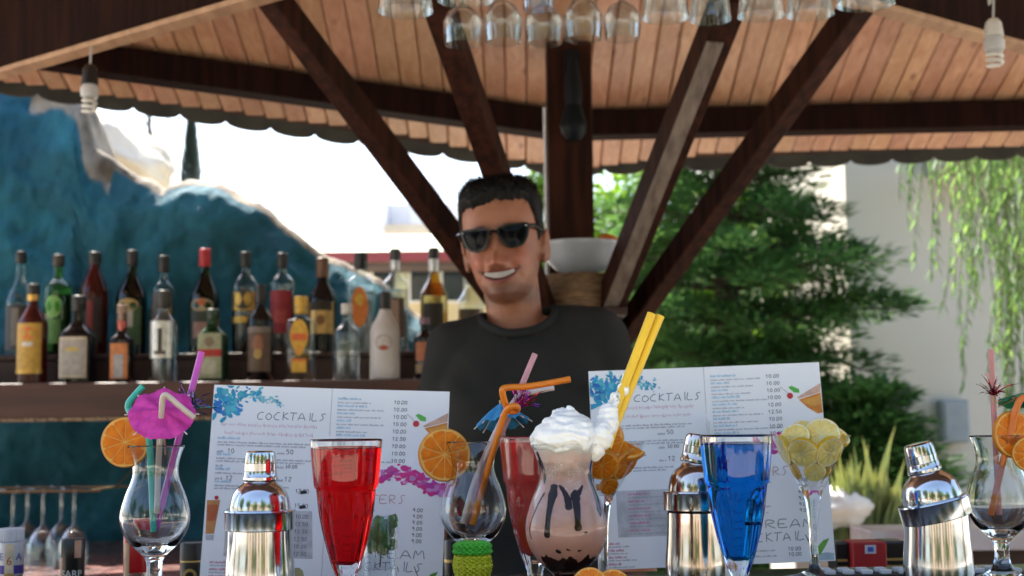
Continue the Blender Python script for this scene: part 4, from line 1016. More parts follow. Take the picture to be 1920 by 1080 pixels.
# ================================================================== DRINKS ON THE BAR
def sprof(pts, sub=4):
    o = smooth_path([Vector((a, 0, b)) for a, b in pts], sub); return [(max(0., p.x), p.z) for p in o]
def remesh(o, voxel, it=2, fac=.5):
    mo = o.modifiers.new('r', 'REMESH'); mo.mode = 'VOXEL'; mo.voxel_size = voxel
    if it:
        ms = o.modifiers.new('s', 'SMOOTH'); ms.iterations = it; ms.factor = fac
    dg = bpy.context.evaluated_depsgraph_get(); dg.update()
    me = bpy.data.meshes.new_from_object(o.evaluated_get(dg)); old = o.data
    mats = [mm for mm in old.materials]; o.modifiers.clear(); o.data = me; bpy.data.meshes.remove(old)
    me.materials.clear()
    for mm in mats: me.materials.append(mm)
    me.polygons.foreach_set('use_smooth', [True] * len(me.polygons)); me.polygons.foreach_set('material_index', [0] * len(me.polygons)); me.update()
    return o
G_fine = real_glass('clear_drinking_glass', (.99, 1, 1), 1.46)
G_red = real_glass('red_drink_side', (.90, .035, .045), .90, wob=0); G_redt = real_glass('red_drink_top', (.85, .10, .10), 1.33, wob=.05)
G_blue = real_glass('blue_drink_side', (.012, .42, .80), .90, wob=0); G_bluet = real_glass('blue_drink_top', (.10, .3, .8), 1.33, wob=.05)
HUR_O = sprof([(.0085, .024), (.0082, .036), (.010, .044), (.016, .0505), (.026, .060), (.0335, .072), (.0366, .084), (.0360, .096), (.0315, .112), (.0262, .125), (.0240, .135), (.0248, .146), (.028, .157), (.0305, .1625)])
HUR_F = sprof([(.033, .003), (.020, .008), (.012, .014), (.0085, .024)])
HUR_I = sprof([(0, .0515), (.008, .053), (.0155, .0575), (.0245, .064), (.0318, .074), (.0350, .084), (.0344, .096), (.0300, .112), (.0248, .125), (.0226, .135), (.0234, .146), (.0266, .157), (.0291, .1625)])
def rin(tab, z):
    return interp(sorted([(b, a) for a, b in tab]), z)[0]
def glass_obj(name, prof, c, label, cat='glass', group=None, n=64, flute=None, mat=None):
    o = MB().lathe(prof, n, c, flute=flute).build(name, mat or G_fine, loc=c, ang=60)
    return tag(o, label, cat, group)
hur_prof = [(0, 0), (.030, 0), (.033, .001), (.0335, .002)] + HUR_F + HUR_O[1:] + [(.0300, .1636)] + HUR_I[::-1]
def hurricane(px_, Y, label):
    c = PZ(px_, Y, ZC + .0005); return glass_obj('hurricane_glass', hur_prof, c, label, group='curved hurricane glasses'), c
hgl, hc1 = hurricane(293, 1.52, 'empty hurricane glass with pink paper umbrella, leftmost on the bar')
hgm, hc2 = hurricane(886, 1.58, 'empty hurricane glass holding the twisted orange straw')
hgr, hc3 = hurricane(1868, 1.62, 'empty hurricane glass at the right edge of the bar')
# sundae glasses
SUN_O = sprof([(.0085, .024), (.0115, .034), (.0148, .042), (.0215, .066), (.0266, .090), (.0297, .110)], 4) + [(.0306, .1175), (.0310, .1185), (.0325, .1205), (.0333, .1235), (.0338, .130), (.0354, .147), (.0371, .1665), (.0371, .168)]
SUN_F = sprof([(.030, .004), (.016, .009), (.009, .016), (.0085, .024)])
SUN_I = sprof([(0, .043), (.006, .044), (.0125, .049), (.0192, .068), (.0242, .090), (.0272, .110)], 4) + [(.0282, .1180), (.0300, .1215), (.0309, .1245), (.0314, .131), (.0331, .148), (.0348, .1665), (.0350, .168)]
def sflute(t, z): return .030 * math.cos(10 * t) * max(0, min(1, (.112 - z) / .02)) if z > .03 else 0
def sundae(px_, Y, label, drink_label, side, top, lvl=.160, opaque=False):
    c = PZ(px_, Y, ZC + .0005)
    rl = rin(SUN_I, lvl)
    inner_top = [(a, b) for a, b in SUN_I if b > lvl + .0005][::-1] + [(rl, lvl)]
    prof = [(0, 0), (.028, 0), (.030, .001), (.031, .0025)] + SUN_F + SUN_O[1:] + [(.0360, .1688)] + inner_top
    g_ = glass_obj('sundae_glass', prof, c, label, group='stepped sundae glasses', flute=sflute, n=80)
    body = [(a, b) for a, b in SUN_I if b < lvl - .0005] + [(rl, lvl)]
    b = MB().lathe(body, 80, c, mi=0, flute=lambda t, z: .024 * math.cos(10 * t) * max(0, min(1, (.112 - z) / .02)) if z > .048 else 0).lathe([(rl, lvl), (rl * .97, lvl - .0008), (0, lvl - .001)], 80, c, mi=1)
    o = b.build('drink', [side, top], loc=c + Vector((0, 0, .043)), ang=50)
    tag(o, drink_label, 'drink', 'coloured drinks'); return g_, c
sundae(649, 1.45, 'tall stepped glass of clear red drink beside the left shaker', 'clear bright red drink before the left menu', G_red, G_redt)
sundae(1379, 1.45, 'tall stepped glass of blue drink before the right menu', 'clear deep blue drink before the right menu', G_blue, G_bluet)
M_ored = pm('cloudy_red_drink', (.62, .045, .028), .25, col2=(.50, .03, .022), scale=25, sss=.4, sssr=(.02, .004, .003))
M_oredt = pm('red_foam', (.72, .20, .15), .4, scale=60)
sundae(1000, 1.53, 'tall stepped glass of cloudy red drink half behind the milkshake', 'cloudy orange-red drink behind the milkshake', M_ored, M_oredt, lvl=.163)

# milkshake
cM = PZ(1059, 1.28, ZC + .0005); LV = .1585
rl = rin(HUR_I, LV)
mprof = [(0, 0), (.030, 0), (.033, .001), (.0335, .002)] + HUR_F + HUR_O[1:] + [(.0300, .1636)] + [(a, b) for a, b in HUR_I if b > LV + .0005][::-1] + [(rl, LV)]
glass_obj('hurricane_glass', mprof, cM, 'hurricane glass of chocolate milkshake with whipped cream and yellow straws', group='curved hurricane glasses', mat=real_glass('soft_clear_glass', (.99, 1, 1), 1.34))
def shake_mat():
    mt, n, out = _nodes('layered_milkshake'); N, L = n.nodes, n.links
    b = N.new('ShaderNodeBsdfPrincipled'); L.new(b.outputs[0], out.inputs[0]); b.inputs['Roughness'].default_value = .35
    b.inputs['Subsurface Weight'].default_value = .3; b.inputs['Subsurface Radius'].default_value = (.006, .004, .003); b.inputs['Subsurface Scale'].default_value = 1
    tc = N.new('ShaderNodeTexCoord'); sx = N.new('ShaderNodeSeparateXYZ'); L.new(tc.outputs['Object'], sx.inputs[0])
    nz = N.new('ShaderNodeTexNoise'); nz.inputs['Scale'].default_value = 90; nz.inputs['Detail'].default_value = 4; L.new(tc.outputs['Object'], nz.inputs['Vector'])
    md = N.new('ShaderNodeMath'); md.operation = 'MULTIPLY_ADD'; md.inputs[1].default_value = .010; L.new(nz.outputs[0], md.inputs[0]); L.new(sx.outputs['Z'], md.inputs[2])
    mr = N.new('ShaderNodeMapRange'); mr.inputs[1].default_value = .005; mr.inputs[2].default_value = .115; L.new(md.outputs[0], mr.inputs[0])
    rp = N.new('ShaderNodeValToRGB'); e = rp.color_ramp.elements
    e[0].position = 0; e[0].color = (.58, .30, .22, 1); e[1].position = 1; e[1].color = (.80, .66, .57, 1)
    for p_, c_ in ((.36, (.64, .345, .26, 1)), (.40, (.58, .345, .28, 1)), (.75, (.52, .30, .235, 1)), (.79, (.33, .18, .13, 1)), (.86, (.46, .265, .20, 1)), (.89, (.74, .51, .41, 1))):
        q = e.new(p_); q.color = c_
    L.new(mr.outputs[0], rp.inputs[0])
    vo = N.new('ShaderNodeTexVoronoi'); vo.inputs['Scale'].default_value = 520; vo.feature = 'DISTANCE_TO_EDGE'; L.new(tc.outputs['Object'], vo.inputs['Vector'])
    er = N.new('ShaderNodeMapRange'); er.inputs[1].default_value = .0; er.inputs[2].default_value = .14; er.inputs[3].default_value = .75; er.inputs[4].default_value = 0; L.new(vo.outputs['Distance'], er.inputs[0])
    zb2 = N.new('ShaderNodeMapRange'); zb2.inputs[1].default_value = .45; zb2.inputs[2].default_value = .62; L.new(mr.outputs[0], zb2.inputs[0])
    n3 = N.new('ShaderNodeTexNoise'); n3.inputs['Scale'].default_value = 60; L.new(tc.outputs['Object'], n3.inputs['Vector'])
    n4 = N.new('ShaderNodeMapRange'); n4.inputs[1].default_value = .42; n4.inputs[2].default_value = .6; L.new(n3.outputs[0], n4.inputs[0])
    m1 = N.new('ShaderNodeMath'); m1.operation = 'MULTIPLY'; L.new(er.outputs[0], m1.inputs[0]); L.new(zb2.outputs[0], m1.inputs[1])
    m2 = N.new('ShaderNodeMath'); m2.operation = 'MULTIPLY'; L.new(m1.outputs[0], m2.inputs[0]); L.new(n4.outputs[0], m2.inputs[1])
    mx = N.new('ShaderNodeMix'); mx.data_type = 'RGBA'; L.new(m2.outputs[0], mx.inputs[0]); L.new(rp.outputs[0], mx.inputs[6]); mx.inputs[7].default_value = (.82, .70, .64, 1)
    L.new(mx.outputs[2], b.inputs['Base Color']); return mt
ms = thing('milkshake', 'pinkish chocolate milkshake with dark syrup streaks', 'drink', cM + Vector((0, 0, .0515)))
body = [(a, b) for a, b in HUR_I if b < LV - .0005] + [(rl, LV), (rl * .5, LV + .001), (0, LV + .001)]
MB().lathe(body, 72, cM).build('shake', shake_mat(), ms, ang=180)
M_choc = pm('chocolate_syrup', (.022, .006, .003), .6, spec=.1, col2=(.016, .006, .004), scale=60)
def rsurf(z): return rin(HUR_I, z) + .0004
def drip(pts, ws, sub=5, seed=0):
    """pts (angle from camera-facing, z), ws widths in metres"""
    sp = smooth_path([Vector((a, w_, z)) for (a, z), w_ in zip(pts, ws)], sub); b = MB(); vs = []; n_ = len(sp)
    for i, p in enumerate(sp):
        q0, q1 = sp[max(0, i - 1)], sp[min(n_ - 1, i + 1)]
        r_ = rsurf(p.z); da, dz = (q1.x - q0.x) * r_, q1.z - q0.z; ln = math.hypot(da, dz) or 1
        nx, nz_ = -dz / ln, da / ln
        w_ = max(.0003, p.y) * (1 + .30 * mnoise.noise(Vector((i * .45, seed, 0)))) * ({0: .35, n_ - 1: .30, n_ - 2: .75, n_ - 3: .95}.get(i, 1))
        for s_ in (-1, -.5, .5, 1):
            a = p.x + nx * w_ / 2 * s_ / r_; z = p.z + nz_ * w_ / 2 * s_; t_ = -math.pi / 2 + a
            rr = rsurf(max(.052, min(.158, z))) + (.0004 if abs(s_) < 1 else -.0002); vs.append(cM + Vector((rr * math.cos(t_), rr * math.sin(t_), z)))
    fs = [(i * 4 + k_, i * 4 + k_ + 1, i * 4 + k_ + 5, i * 4 + k_ + 4) for i in range(n_ - 1) for k_ in range(3)]
    b.add(vs, fs); return b.build('chocolate_drip', M_choc, ms, ang=180)
drip([(-.46, .1285), (-.47, .120), (-.50, .108), (-.52, .092), (-.54, .082)], [.0055, .0086, .0062, .0050, .0080], seed=1)
drip([(-.28, .1275), (-.12, .123), (.02, .115), (.04, .106)], [.0016, .0040, .0058, .0082], seed=2)
drip([(.62, .127), (.42, .121), (.28, .118), (.27, .105), (.26, .094), (.27, .088)], [.0020, .0046, .0088, .0064, .0054, .0090], seed=3)
drip([(-1.25, .157), (-1.15, .148), (-1.0, .137), (-.92, .128)], [.006, .0055, .0045, .0025], seed=4)
drip([(-1.35, .150), (-1.45, .135), (-1.4, .12)], [.007, .007, .004], seed=5)
drip([(1.05, .138), (1.2, .124), (1.1, .110), (1.05, .099)], [.005, .0075, .008, .005], seed=6)
drip([(1.4, .155), (1.25, .145), (1.3, .13)], [.004, .006, .006], seed=7)
drip([(-.80, .121), (-.98, .108), (-1.15, .09), (-1.1, .08)], [.0025, .002, .002, .0015], seed=8)
drip([(.42, .0865), (.52, .0868)], [.0020, .0018], seed=9)
drip([(-.35, .0715), (-.2, .069)], [.003, .0035], seed=10); drip([(.28, .0705), (.4, .0712)], [.0016, .0014], seed=11); drip([(-.05, .0725), (.08, .071)], [.0014, .0014], seed=12)
b = MB(); vs = []; n_ = 90; mrow = 8
for i in range(n_):
    t_ = 2 * math.pi * i / n_; zt_ = .0640 + .0095 * fract(Vector((math.cos(t_) * 2.4, math.sin(t_) * 2.4, 1.0)), 1, 2, 4)
    for j in range(mrow + 1):
        z = lerp(.0522, zt_, j / mrow); rr = rsurf(z) + .0003 - (.0008 if j == mrow else 0); vs.append(cM + Vector((rr * math.cos(t_), rr * math.sin(t_), z)))
fs = [(i * (mrow + 1) + j, ((i + 1) % n_) * (mrow + 1) + j, ((i + 1) % n_) * (mrow + 1) + j + 1, i * (mrow + 1) + j + 1) for i in range(n_) for j in range(mrow)]
b.add(vs, fs); b.build('chocolate_pool', M_choc, ms, ang=180)
# whipped cream
M_cream = pm('whipped_cream', (.86, .84, .78), .5, col2=(.80, .78, .71), scale=60, sss=.35, sssr=(.006, .005, .004), bump=.15, bscale=160, bdist=.0006)
b = MB(); cc = cM + Vector((0.001, 0, LV))
b.ell(cc + Vector((0, 0, .004)), (.030, .030, .012), 20, 10); b.ell(cc + Vector((0, 0, .012)), (.022, .022, .014), 20, 10)
for lvl, (rad, zz, tr) in enumerate(((.0235, .006, .0105), (.0205, .0125, .0095), (.0150, .019, .0088), (.0085, .0245, .0075), (.001, .028, .006))):
    pts = []
    for i in range(33):
        t_ = i / 32 * 6.2832 + lvl; pts.append(cc + Vector(((rad - .003 * i / 32) * math.cos(t_), (rad - .003 * i / 32) * math.sin(t_), zz + .006 * i / 32)))
    b.tube(pts, tr, 12)
trail = smooth_path([P(1108, 838, 1.275), P(1128, 818, 1.275), P(1136, 795, 1.285), P(1146, 768, 1.29), P(1160, 738, 1.30), P(1178, 706, 1.31)], 4)
for i, p in enumerate(trail):
    f = i / (len(trail) - 1); r_ = lerp(.0115, .0042, f) * random.uniform(.85, 1.2)
    b.ell(p + Vector((random.uniform(-.002, .002), random.uniform(-.002, .002), 0)), (r_, r_, r_ * 1.1), 10, 8)
cr_o = remesh(b.build('whipped_cream', M_cream, loc=cc), .0010, 7)
for v in cr_o.data.vertices:
    w_ = v.co; a_ = math.atan2(w_.y, w_.x); rad_ = math.hypot(w_.x, w_.y)
    rid = .0010 * math.sin((w_.z * 900 + a_ * 3.0) + 4.0 * mnoise.noise(w_ * 60))
    nn = v.normal; v.co = w_ + nn * (rid * .55 + .0024 * mnoise.noise(w_ * 75) + .0007 * mnoise.noise(w_ * 260))
tag(cr_o, 'white whipped cream swirl topping the milkshake', 'cream')
# ------------------------------------------------------------------ straws
def straw(px_pts, r, col, label, group='drinking straws', rough=.35, sss=0., bends=None, name='straw', sub=5):
    pts = [P(*q) for q in px_pts]
    if sub > 1: pts = smooth_path(pts, sub)
    b = MB().tube(pts, r, 14, caps=False).tube(pts[::-1], r * .86, 14, caps=False)
    o = b.build(name, pm('straw_' + label.split()[0], col, rough, scale=30, sss=sss, sssr=(.004, .004, .004)), loc=pts[0], ang=60)
    return tag(o, label, 'straw', group)
straw([(288, 1000, 1.52), (284, 900, 1.515), (278, 815, 1.51), (264, 790, 1.515), (243, 771, 1.53), (241, 757, 1.53), (250, 744, 1.53), (268, 724, 1.53)], .0035, (.05, .50, .38), 'teal bendy straw behind the pink umbrella', sub=4)
straw([(291, 998, 1.525), (331, 838, 1.53), (354, 752, 1.535), (378, 660, 1.545)], .0036, (.58, .09, .46), 'purple straight straw through the pink umbrella glass')
straw([(294, 962, 1.515), (297, 870, 1.505), (301, 800, 1.488), (303.5, 765, 1.474), (305, 748, 1.468), (308, 741, 1.466), (315, 743, 1.468), (340, 764, 1.474), (364, 783, 1.48)], .0031, (.66, .55, .45), 'cream bent straw in front of the pink umbrella', sub=4)
straw([(874, 985, 1.585), (902, 900, 1.58), (950, 790, 1.585), (1003, 664, 1.60)], .0034, (.62, .30, .32), 'pale pink straight straw beside the blue umbrella')
straw([(868, 982, 1.575), (893, 895, 1.565), (935, 800, 1.56), (958, 762, 1.57), (975, 742, 1.58), (1000, 734, 1.585), (1038, 727, 1.59)], .0034, (.68, .58, .54), 'white bent straw leaning with the orange twisted straw', sub=4)
straw([(886, 985, 1.575), (912, 890, 1.56), (938, 800, 1.55), (948, 772, 1.545), (960, 762, 1.538), (970, 763, 1.545), (968, 770, 1.553), (955, 770, 1.55), (947, 755, 1.545), (942, 735, 1.54), (945, 728, 1.54), (960, 726, 1.545), (985, 725, 1.55), (1020, 720, 1.555), (1069, 711, 1.56)], .0036, (.80, .22, .012), 'bright orange knotted straw in the middle empty glass', sub=4)
straw([(1874, 968, 1.62), (1868, 860, 1.62), (1862, 740, 1.625), (1858, 656, 1.63)], .0033, (.62, .25, .22), 'pink straight straw in the right edge glass')
straw([(1858, 966, 1.612), (1876, 885, 1.60), (1896, 800, 1.595), (1906, 765, 1.59), (1913, 750, 1.59), (1925, 744, 1.59), (1960, 738, 1.59)], .0038, (.80, .20, .03), 'orange bent straw at the right picture edge', sub=4)
for k_, (x0, x1, yy, lb) in enumerate(((1139, 1222, 1.296, 'left of the two thick yellow straws in the milkshake'), (1151, 1238, 1.302, 'right of the two thick yellow straws in the milkshake'))):
    pts = [P(x0 - 13, 840, yy - .010), P(x0, 806 - 4 * k_, yy), P(x1, 588 + 4 * k_, yy + .012)]
    b = MB().tube(pts, .0042, 16, caps=False).tube(pts[::-1], .0037, 16, caps=False)
    tag(b.build('thick_straw', pm('yellow_straw_%d' % k_, (.80, .50, .02), .35, scale=30), loc=pts[0], ang=60), lb, 'straw', 'thick yellow straws')

# ------------------------------------------------------------------ citrus slices
M_opith = pm('orange_pith', (.84, .46, .10), .5, scale=60); M_oflesh = pm('orange_flesh', (.86, .25, .008), .35, spec=.25, col2=(.76, .17, .004), scale=110, sss=.35, sssr=(.008, .003, .001), bump=.5, bscale=160, bdist=.0008)
M_orind = pm('orange_rind', (.74, .25, .012), .4, scale=60, bump=.3, bscale=400, bdist=.0004)
M_lpith = pm('lemon_pith', (.93, .88, .62), .5, scale=60); M_lflesh = pm('lemon_flesh', (.94, .74, .27), .35, spec=.25, col2=(.88, .62, .15), scale=110, sss=.35, sssr=(.008, .005, .002), bump=.5, bscale=160, bdist=.0008)
M_lrind = pm('lemon_rind', (.88, .52, .015), .4, scale=60, bump=.3, bscale=400, bdist=.0004)
def citrus(c, r, axis, label, kind='o', th=.006, nseg=10, span=6.2832, spin=0., group=None, cat='fruit slice', notch=False):
    rind, pith, flesh = (M_orind, M_opith, M_oflesh) if kind == 'o' else (M_lrind, M_lpith, M_lflesh)
    c = Vector(c); z = Vector(axis).normalized(); x, y = ortho(z)
    x2 = x * math.cos(spin) + y * math.sin(spin); y2 = -x * math.sin(spin) + y * math.cos(spin)
    mp = lambda a, b_, h: c + x2 * a + y2 * b_ + z * h
    t = thing(('orange' if kind == 'o' else 'lemon') + '_slice', label, cat, c, group)
    full = span > 6.2; n_ = 48 if full else 26
    def arc(prof, nm, mat):
        b = MB(); vs = []; m_ = n_ if full else n_ + 1
        for i in range(m_):
            a = span * i / n_
            for (rr, h) in prof: vs.append(mp(rr * math.cos(a), rr * math.sin(a), h))
        k = len(prof); fs = []
        for i in range(n_):
            q = (i + 1) % m_
            for j in range(k):
                j2 = (j + 1) % k; fs.append((i * k + j, q * k + j, q * k + j2, i * k + j2))
        if not full: fs += [tuple(range(k))[::-1], tuple((m_ - 1) * k + j for j in range(k))]
        b.add(vs, fs); return b.build(nm, mat, t, ang=50)
    arc([(r * .955, -th / 2), (r * .99, -th * .4), (r, 0), (r * .99, th * .4), (r * .955, th / 2)], 'rind', rind)
    arc([(.0001, -th * .42), (r * .956, -th * .49), (r * .956, th * .49), (.0001, th * .42)], 'pith', pith)
    ns = nseg if full else max(2, int(nseg * span / 6.2832))
    for k_ in range(ns):
        a0 = span * k_ / ns + .016; a1 = span * (k_ + 1) / ns - .016; am = (a0 + a1) / 2; b = MB()
        for sgn in (1, -1):
            out_ = []
            for rr, aa in ((.06, am), (.40, lerp(a0, a1, .06)), (.80, lerp(a0, a1, .0)), (.885, lerp(a0, a1, .10)), (.90, lerp(a0, a1, .5)), (.885, lerp(a0, a1, .90)), (.80, lerp(a0, a1, 1.)), (.40, lerp(a0, a1, .94))):
                rr *= random.uniform(.97, 1.02); out_.append(mp(rr * r * math.cos(aa), rr * r * math.sin(aa), sgn * (th * .49 + .0003)))
            ins = mp(.55 * r * math.cos(am), .55 * r * math.sin(am), sgn * (th * .5 + .0011))
            base = [p - z * sgn * .0008 for p in out_]
            b.add(out_ + base + [ins], [(i, (i + 1) % 8, 16) for i in range(8)] + [((i + 1) % 8, i, i + 8, (i + 1) % 8 + 8) for i in range(8)])
        b.build('segment', flesh, t, ang=60)
    return t
citrus(P(236, 829, 1.515), .0272, (-.10, -1, .03), 'orange wheel on the rim of the leftmost empty glass', group='orange wheels on glass rims', spin=.3)
citrus(P(833, 853, 1.575), .0298, (.26, -1, .10), 'orange wheel on the rim of the middle empty glass', group='orange wheels on glass rims', spin=.9)
citrus(P(1900, 815, 1.60), .0268, (.30, -1, .05), 'orange wheel on the rim of the right edge glass', group='orange wheels on glass rims', spin=.1)
citrus(P(1932, 852, 1.585), .020, (-.2, -1, .1), 'small orange wheel cut by the right picture edge', spin=.5)
citrus(P(1106, 1100, 1.235), .0165, (-.25, -1, .35), 'orange wheel at the foot of the milkshake, left one', spin=.4, group='orange wheels at the milkshake foot')
citrus(P(1150, 1103, 1.245), .0165, (.3, -1, .3), 'orange wheel at the foot of the milkshake, right one', spin=1.1, group='orange wheels at the milkshake foot')
# martini glasses
G_bowl = thin_glass('thin_martini_bowl', (.97, .98, .98), .01, 1.45)
def martini(px_, Y, rr, hrim, hb, label, knob=.012):
    c = PZ(px_, Y, ZC + .0005)
    o_ = [(0, 0), (.034, 0), (.036, .001), (.0362, .0022), (.02, .005), (.008, .010), (.0052, .018), (.0048, .04), (.0058, hb - .030), (.0085, hb - .012), (knob, hb), (lerp(knob, rr, .1), hb + .006), (lerp(knob, rr, .5), lerp(hb + .002, hrim, .5)), (rr, hrim), (rr - .0007, hrim + .0006)]
    i_ = [(rr - .0015, hrim), (lerp(knob, rr, .5) - .0015, lerp(hb + .004, hrim, .5)), (knob * .8, hb + .007), (0, hb + .004)]
    g_ = glass_obj('martini_glass', o_ + i_, c, label, group='cone shaped martini glasses'); g_.data.materials.append(G_bowl)
    for f_ in g_.data.polygons:
        if f_.center.z > hb + .0045: f_.material_index = 1
    return g_, c
_, cL = martini(1519, 1.66, .0460, .1650, .100, 'martini glass filled with lemon slices before the right menu')
_, cO = martini(1128, 1.60, .0515, .1600, .100, 'martini glass of orange slices behind the milkshake')
random.seed(5)
LG = 'lemon slices in the martini glass'
def at(px_, py_, Y): return P(px_, py_, Y)
def in_cone(c, rr, hb, hrim, phi, z, r, label, kind, grp, lean=0., span=6.2832, spin=.3, inset=.006):
    """a slice leaning against the inner wall of a cone glass"""
    Rz = .012 + (rr - .012) * (z - hb) / (hrim - hb); sl = math.atan2(rr - .012, hrim - hb)
    rad = Vector((math.cos(phi), math.sin(phi), 0)); ax = rad * math.cos(sl - lean) - Vector((0, 0, math.sin(sl - lean)))
    return citrus(c + rad * max(0, Rz - inset) + Vector((0, 0, z)), r, ax, label, kind, span=span, spin=spin, group=grp, th=.0055, nseg=9)
D = R
for (ph, z, r_, ln, spn, lb) in ((-118, .1465, .0185, 0, 6.2832, 'lemon slice against the front left wall of the martini glass'), (-62, .1470, .0190, 0, 6.2832, 'lemon slice against the front right wall of the martini glass'),
        (-90, .1240, .0125, 0, 6.2832, 'lemon slice low against the front of the martini glass'), (-172, .1490, .0185, .1, 6.2832, 'lemon slice at the left wall of the martini glass'),
        (-8, .1490, .0185, .1, 6.2832, 'lemon slice at the right wall of the martini glass'), (95, .1480, .0190, 0, 6.2832, 'lemon slice at the back wall of the martini glass'),
        (40, .1250, .0120, 0, 6.2832, 'lemon slice low at the back right of the martini glass'), (160, .1250, .0120, 0, 6.2832, 'lemon slice low at the back left of the martini glass')):
    in_cone(cL, .0460, .100, .1650, D(ph), z, r_, lb, 'l', LG, lean=ln, spin=ph * .03)
citrus(cL + Vector((.0100, -.012, .1640)), .0230, (-.30, -.80, .42), 'large lemon wheel standing highest in the martini glass', 'l', spin=.3, group=LG)
citrus(cL + Vector((-.0190, -.008, .1620)), .0185, (-.45, -.75, .45), 'lemon wheel propped up at the left rim of the martini glass', 'l', spin=.8, group=LG)
citrus(cL + Vector((.0330, .002, .1640)), .0150, (.45, -.55, .70), 'lemon wheel lying over the right rim of the martini glass', 'l', spin=.2, group=LG)
citrus(cL + Vector((-.0040, .014, .1680)), .0165, (.1, -.85, .45), 'lemon wheel standing at the back of the martini glass', 'l', spin=.2, group=LG)
OG = 'orange slices in the martini glass'
for (ph, z, r_, lb) in ((-95, .1370, .0195, 'orange slice against the front wall of its martini glass'), (-38, .1370, .0200, 'orange slice against the right wall of its martini glass'), (-150, .1400, .0200, 'orange slice against the left wall of its martini glass'), (30, .1380, .0190, 'orange slice at the back right of its martini glass'), (-65, .1130, .0110, 'orange slice low in its martini glass')):
    in_cone(cO, .0515, .100, .1600, D(ph), z, r_, lb, 'o', OG, spin=ph * .02)
citrus(cO + Vector((.0240, -.010, .1610)), .0280, (.12, -.70, .70), 'orange half slice pointing right over its martini rim', 'o', span=3.3, spin=-.9, group=OG)
citrus(cO + Vector((.0020, .004, .1640)), .0240, (-.3, -.85, .4), 'orange wheel hidden behind the cream in its martini glass', 'o', spin=.8, group=OG)

# ------------------------------------------------------------------ shakers
M_steel = pm('polished_steel', (.58, .575, .57), .14, 1.0, col2=(.54, .535, .53), scale=30, rvar=.04, bump=.02, bscale=15, bdist=.002)
M_steel_w = pm('warm_polished_steel', (.60, .53, .47), .14, 1.0, col2=(.56, .49, .43), scale=30, rvar=.04)
def shaker(px_, Y, label, tilt=0., captilt=0., mat=M_steel, liftz=0.):
    c = PZ(px_, Y, ZC + .0005); t = thing('cocktail_shaker', label, 'cocktail shaker', c, 'steel cocktail shakers')
    MB().lathe(sprof([(0, 0), (.029, 0), (.0325, .002), (.0352, .010), (.0365, .022), (.0362, .034), (.0345, .055), (.0335, .078)], 3) + [(.0335, .084), (.032, .086), (0, .086)], 56, c).build('tumbler', mat, t, ang=35)
    piv = c + Vector((0, 0, .080)); rot = Matrix.Rotation(R(tilt), 3, 'Y')
    lid = [(.0352, -.006), (.0368, -.005), (.0372, .012), (.0378, .0135), (.0372, .0150)] + sprof([(.0318, .0158), (.0312, .022), (.0285, .032), (.0240, .0385), (.0190, .0425), (.0175, .0440)], 3) + [(.0165, .046), (0, .046)]
    MB().lathe(lid, 56, piv + Vector((0, 0, liftz)), rot=rot).build('strainer_lid', mat, t, ang=35)
    rc = rot @ Matrix.Rotation(R(captilt), 3, 'Y'); pc = piv + Vector((0, 0, liftz)) + rot @ Vector((0, 0, .0455))
    cap = [(.0176, 0), (.0183, .0012), (.0183, .0035), (.0176, .0045), (.0170, .010), (.0167, .0104), (.0167, .018), (.0164, .0184), (.0160, .026), (.0150, .0298), (.0125, .0315), (0, .032)]
    MB().lathe(cap, 48, pc, rot=rc).build('cap', mat, t, ang=30)
    return t
shaker(489, 1.50, 'upright steel cocktail shaker before the left menu')
shaker(1749, 1.52, 'steel cocktail shaker with crooked tilted lid before the snake plants', tilt=-13, liftz=.002)
shaker(1304, 1.56, 'steel cocktail shaker half hidden behind the blue drink', captilt=9, mat=M_steel_w, liftz=.012)

# ------------------------------------------------------------------ mint glass, honeycomb
c = PZ(712, 1.57, ZC + .0005); rr = 34 * 1.57 / FPX; hr = P(712, 968, 1.57).z - c.z
glass_obj('shot_glass', [(0, 0), (rr * .86, 0), (rr * .9, .001), (rr, hr), (rr - .0005, hr + .0006), (rr - .0014, hr), (rr * .86, hr * .36), (rr * .7, hr * .31), (0, hr * .29)], c, 'small tumbler of mint leaves beside the red drink', mat=thin_glass('tumbler_glass', (.93, .95, .96), .01, 1.5, (1, 1, 1), 2.0))
M_mint = leaf_mat('mint_leaf', (.13, .27, .09), (.06, .15, .05), .35, 90)
mt_ = thing('mint_sprig', 'fresh green mint sprig in the small tumbler', 'herb', c + Vector((0, 0, hr * .32)))
random.seed(41)
for k_, (px_, py_, dx, dz, ln) in enumerate(((735, 990, .35, 1, .020), (712, 985, -.3, 1, .014), (722, 1005, .6, .8, .018), (700, 1000, -.6, .7, .014), (716, 1020, .2, -.6, .016), (704, 1025, -.4, -.4, .014), (728, 1022, .6, -.2, .014), (712, 1010, 0, .9, .018), (720, 1030, .1, -.8, .010), (700, 1016, -.8, .1, .010))):
    p = P(px_, py_, 1.57 + random.uniform(-.008, .006)); d_ = Vector((dx, random.uniform(-.3, .3), dz)).normalized(); nn = Vector((random.uniform(-.5, .5), -1, random.uniform(0, .6))).normalized(); x = d_.cross(nn).normalized()
    b = MB(); vs = []; n_ = 8
    for i in range(n_ + 1):
        f = i / n_; w_ = .0080 * math.sin(math.pi * f) ** .8 * (1 + .12 * (-1) ** i); q = p + d_ * ln * 1.25 * (f - .35) + nn * .004 * math.sin(f * 3)
        vs += [q - x * w_ + nn * .0012, q, q + x * w_ + nn * .0012]
    b.add(vs, [(i * 3 + j, i * 3 + j + 1, i * 3 + j + 4, i * 3 + j + 3) for i in range(n_) for j in range(2)]); b.build('leaf', M_mint, mt_, ang=180)
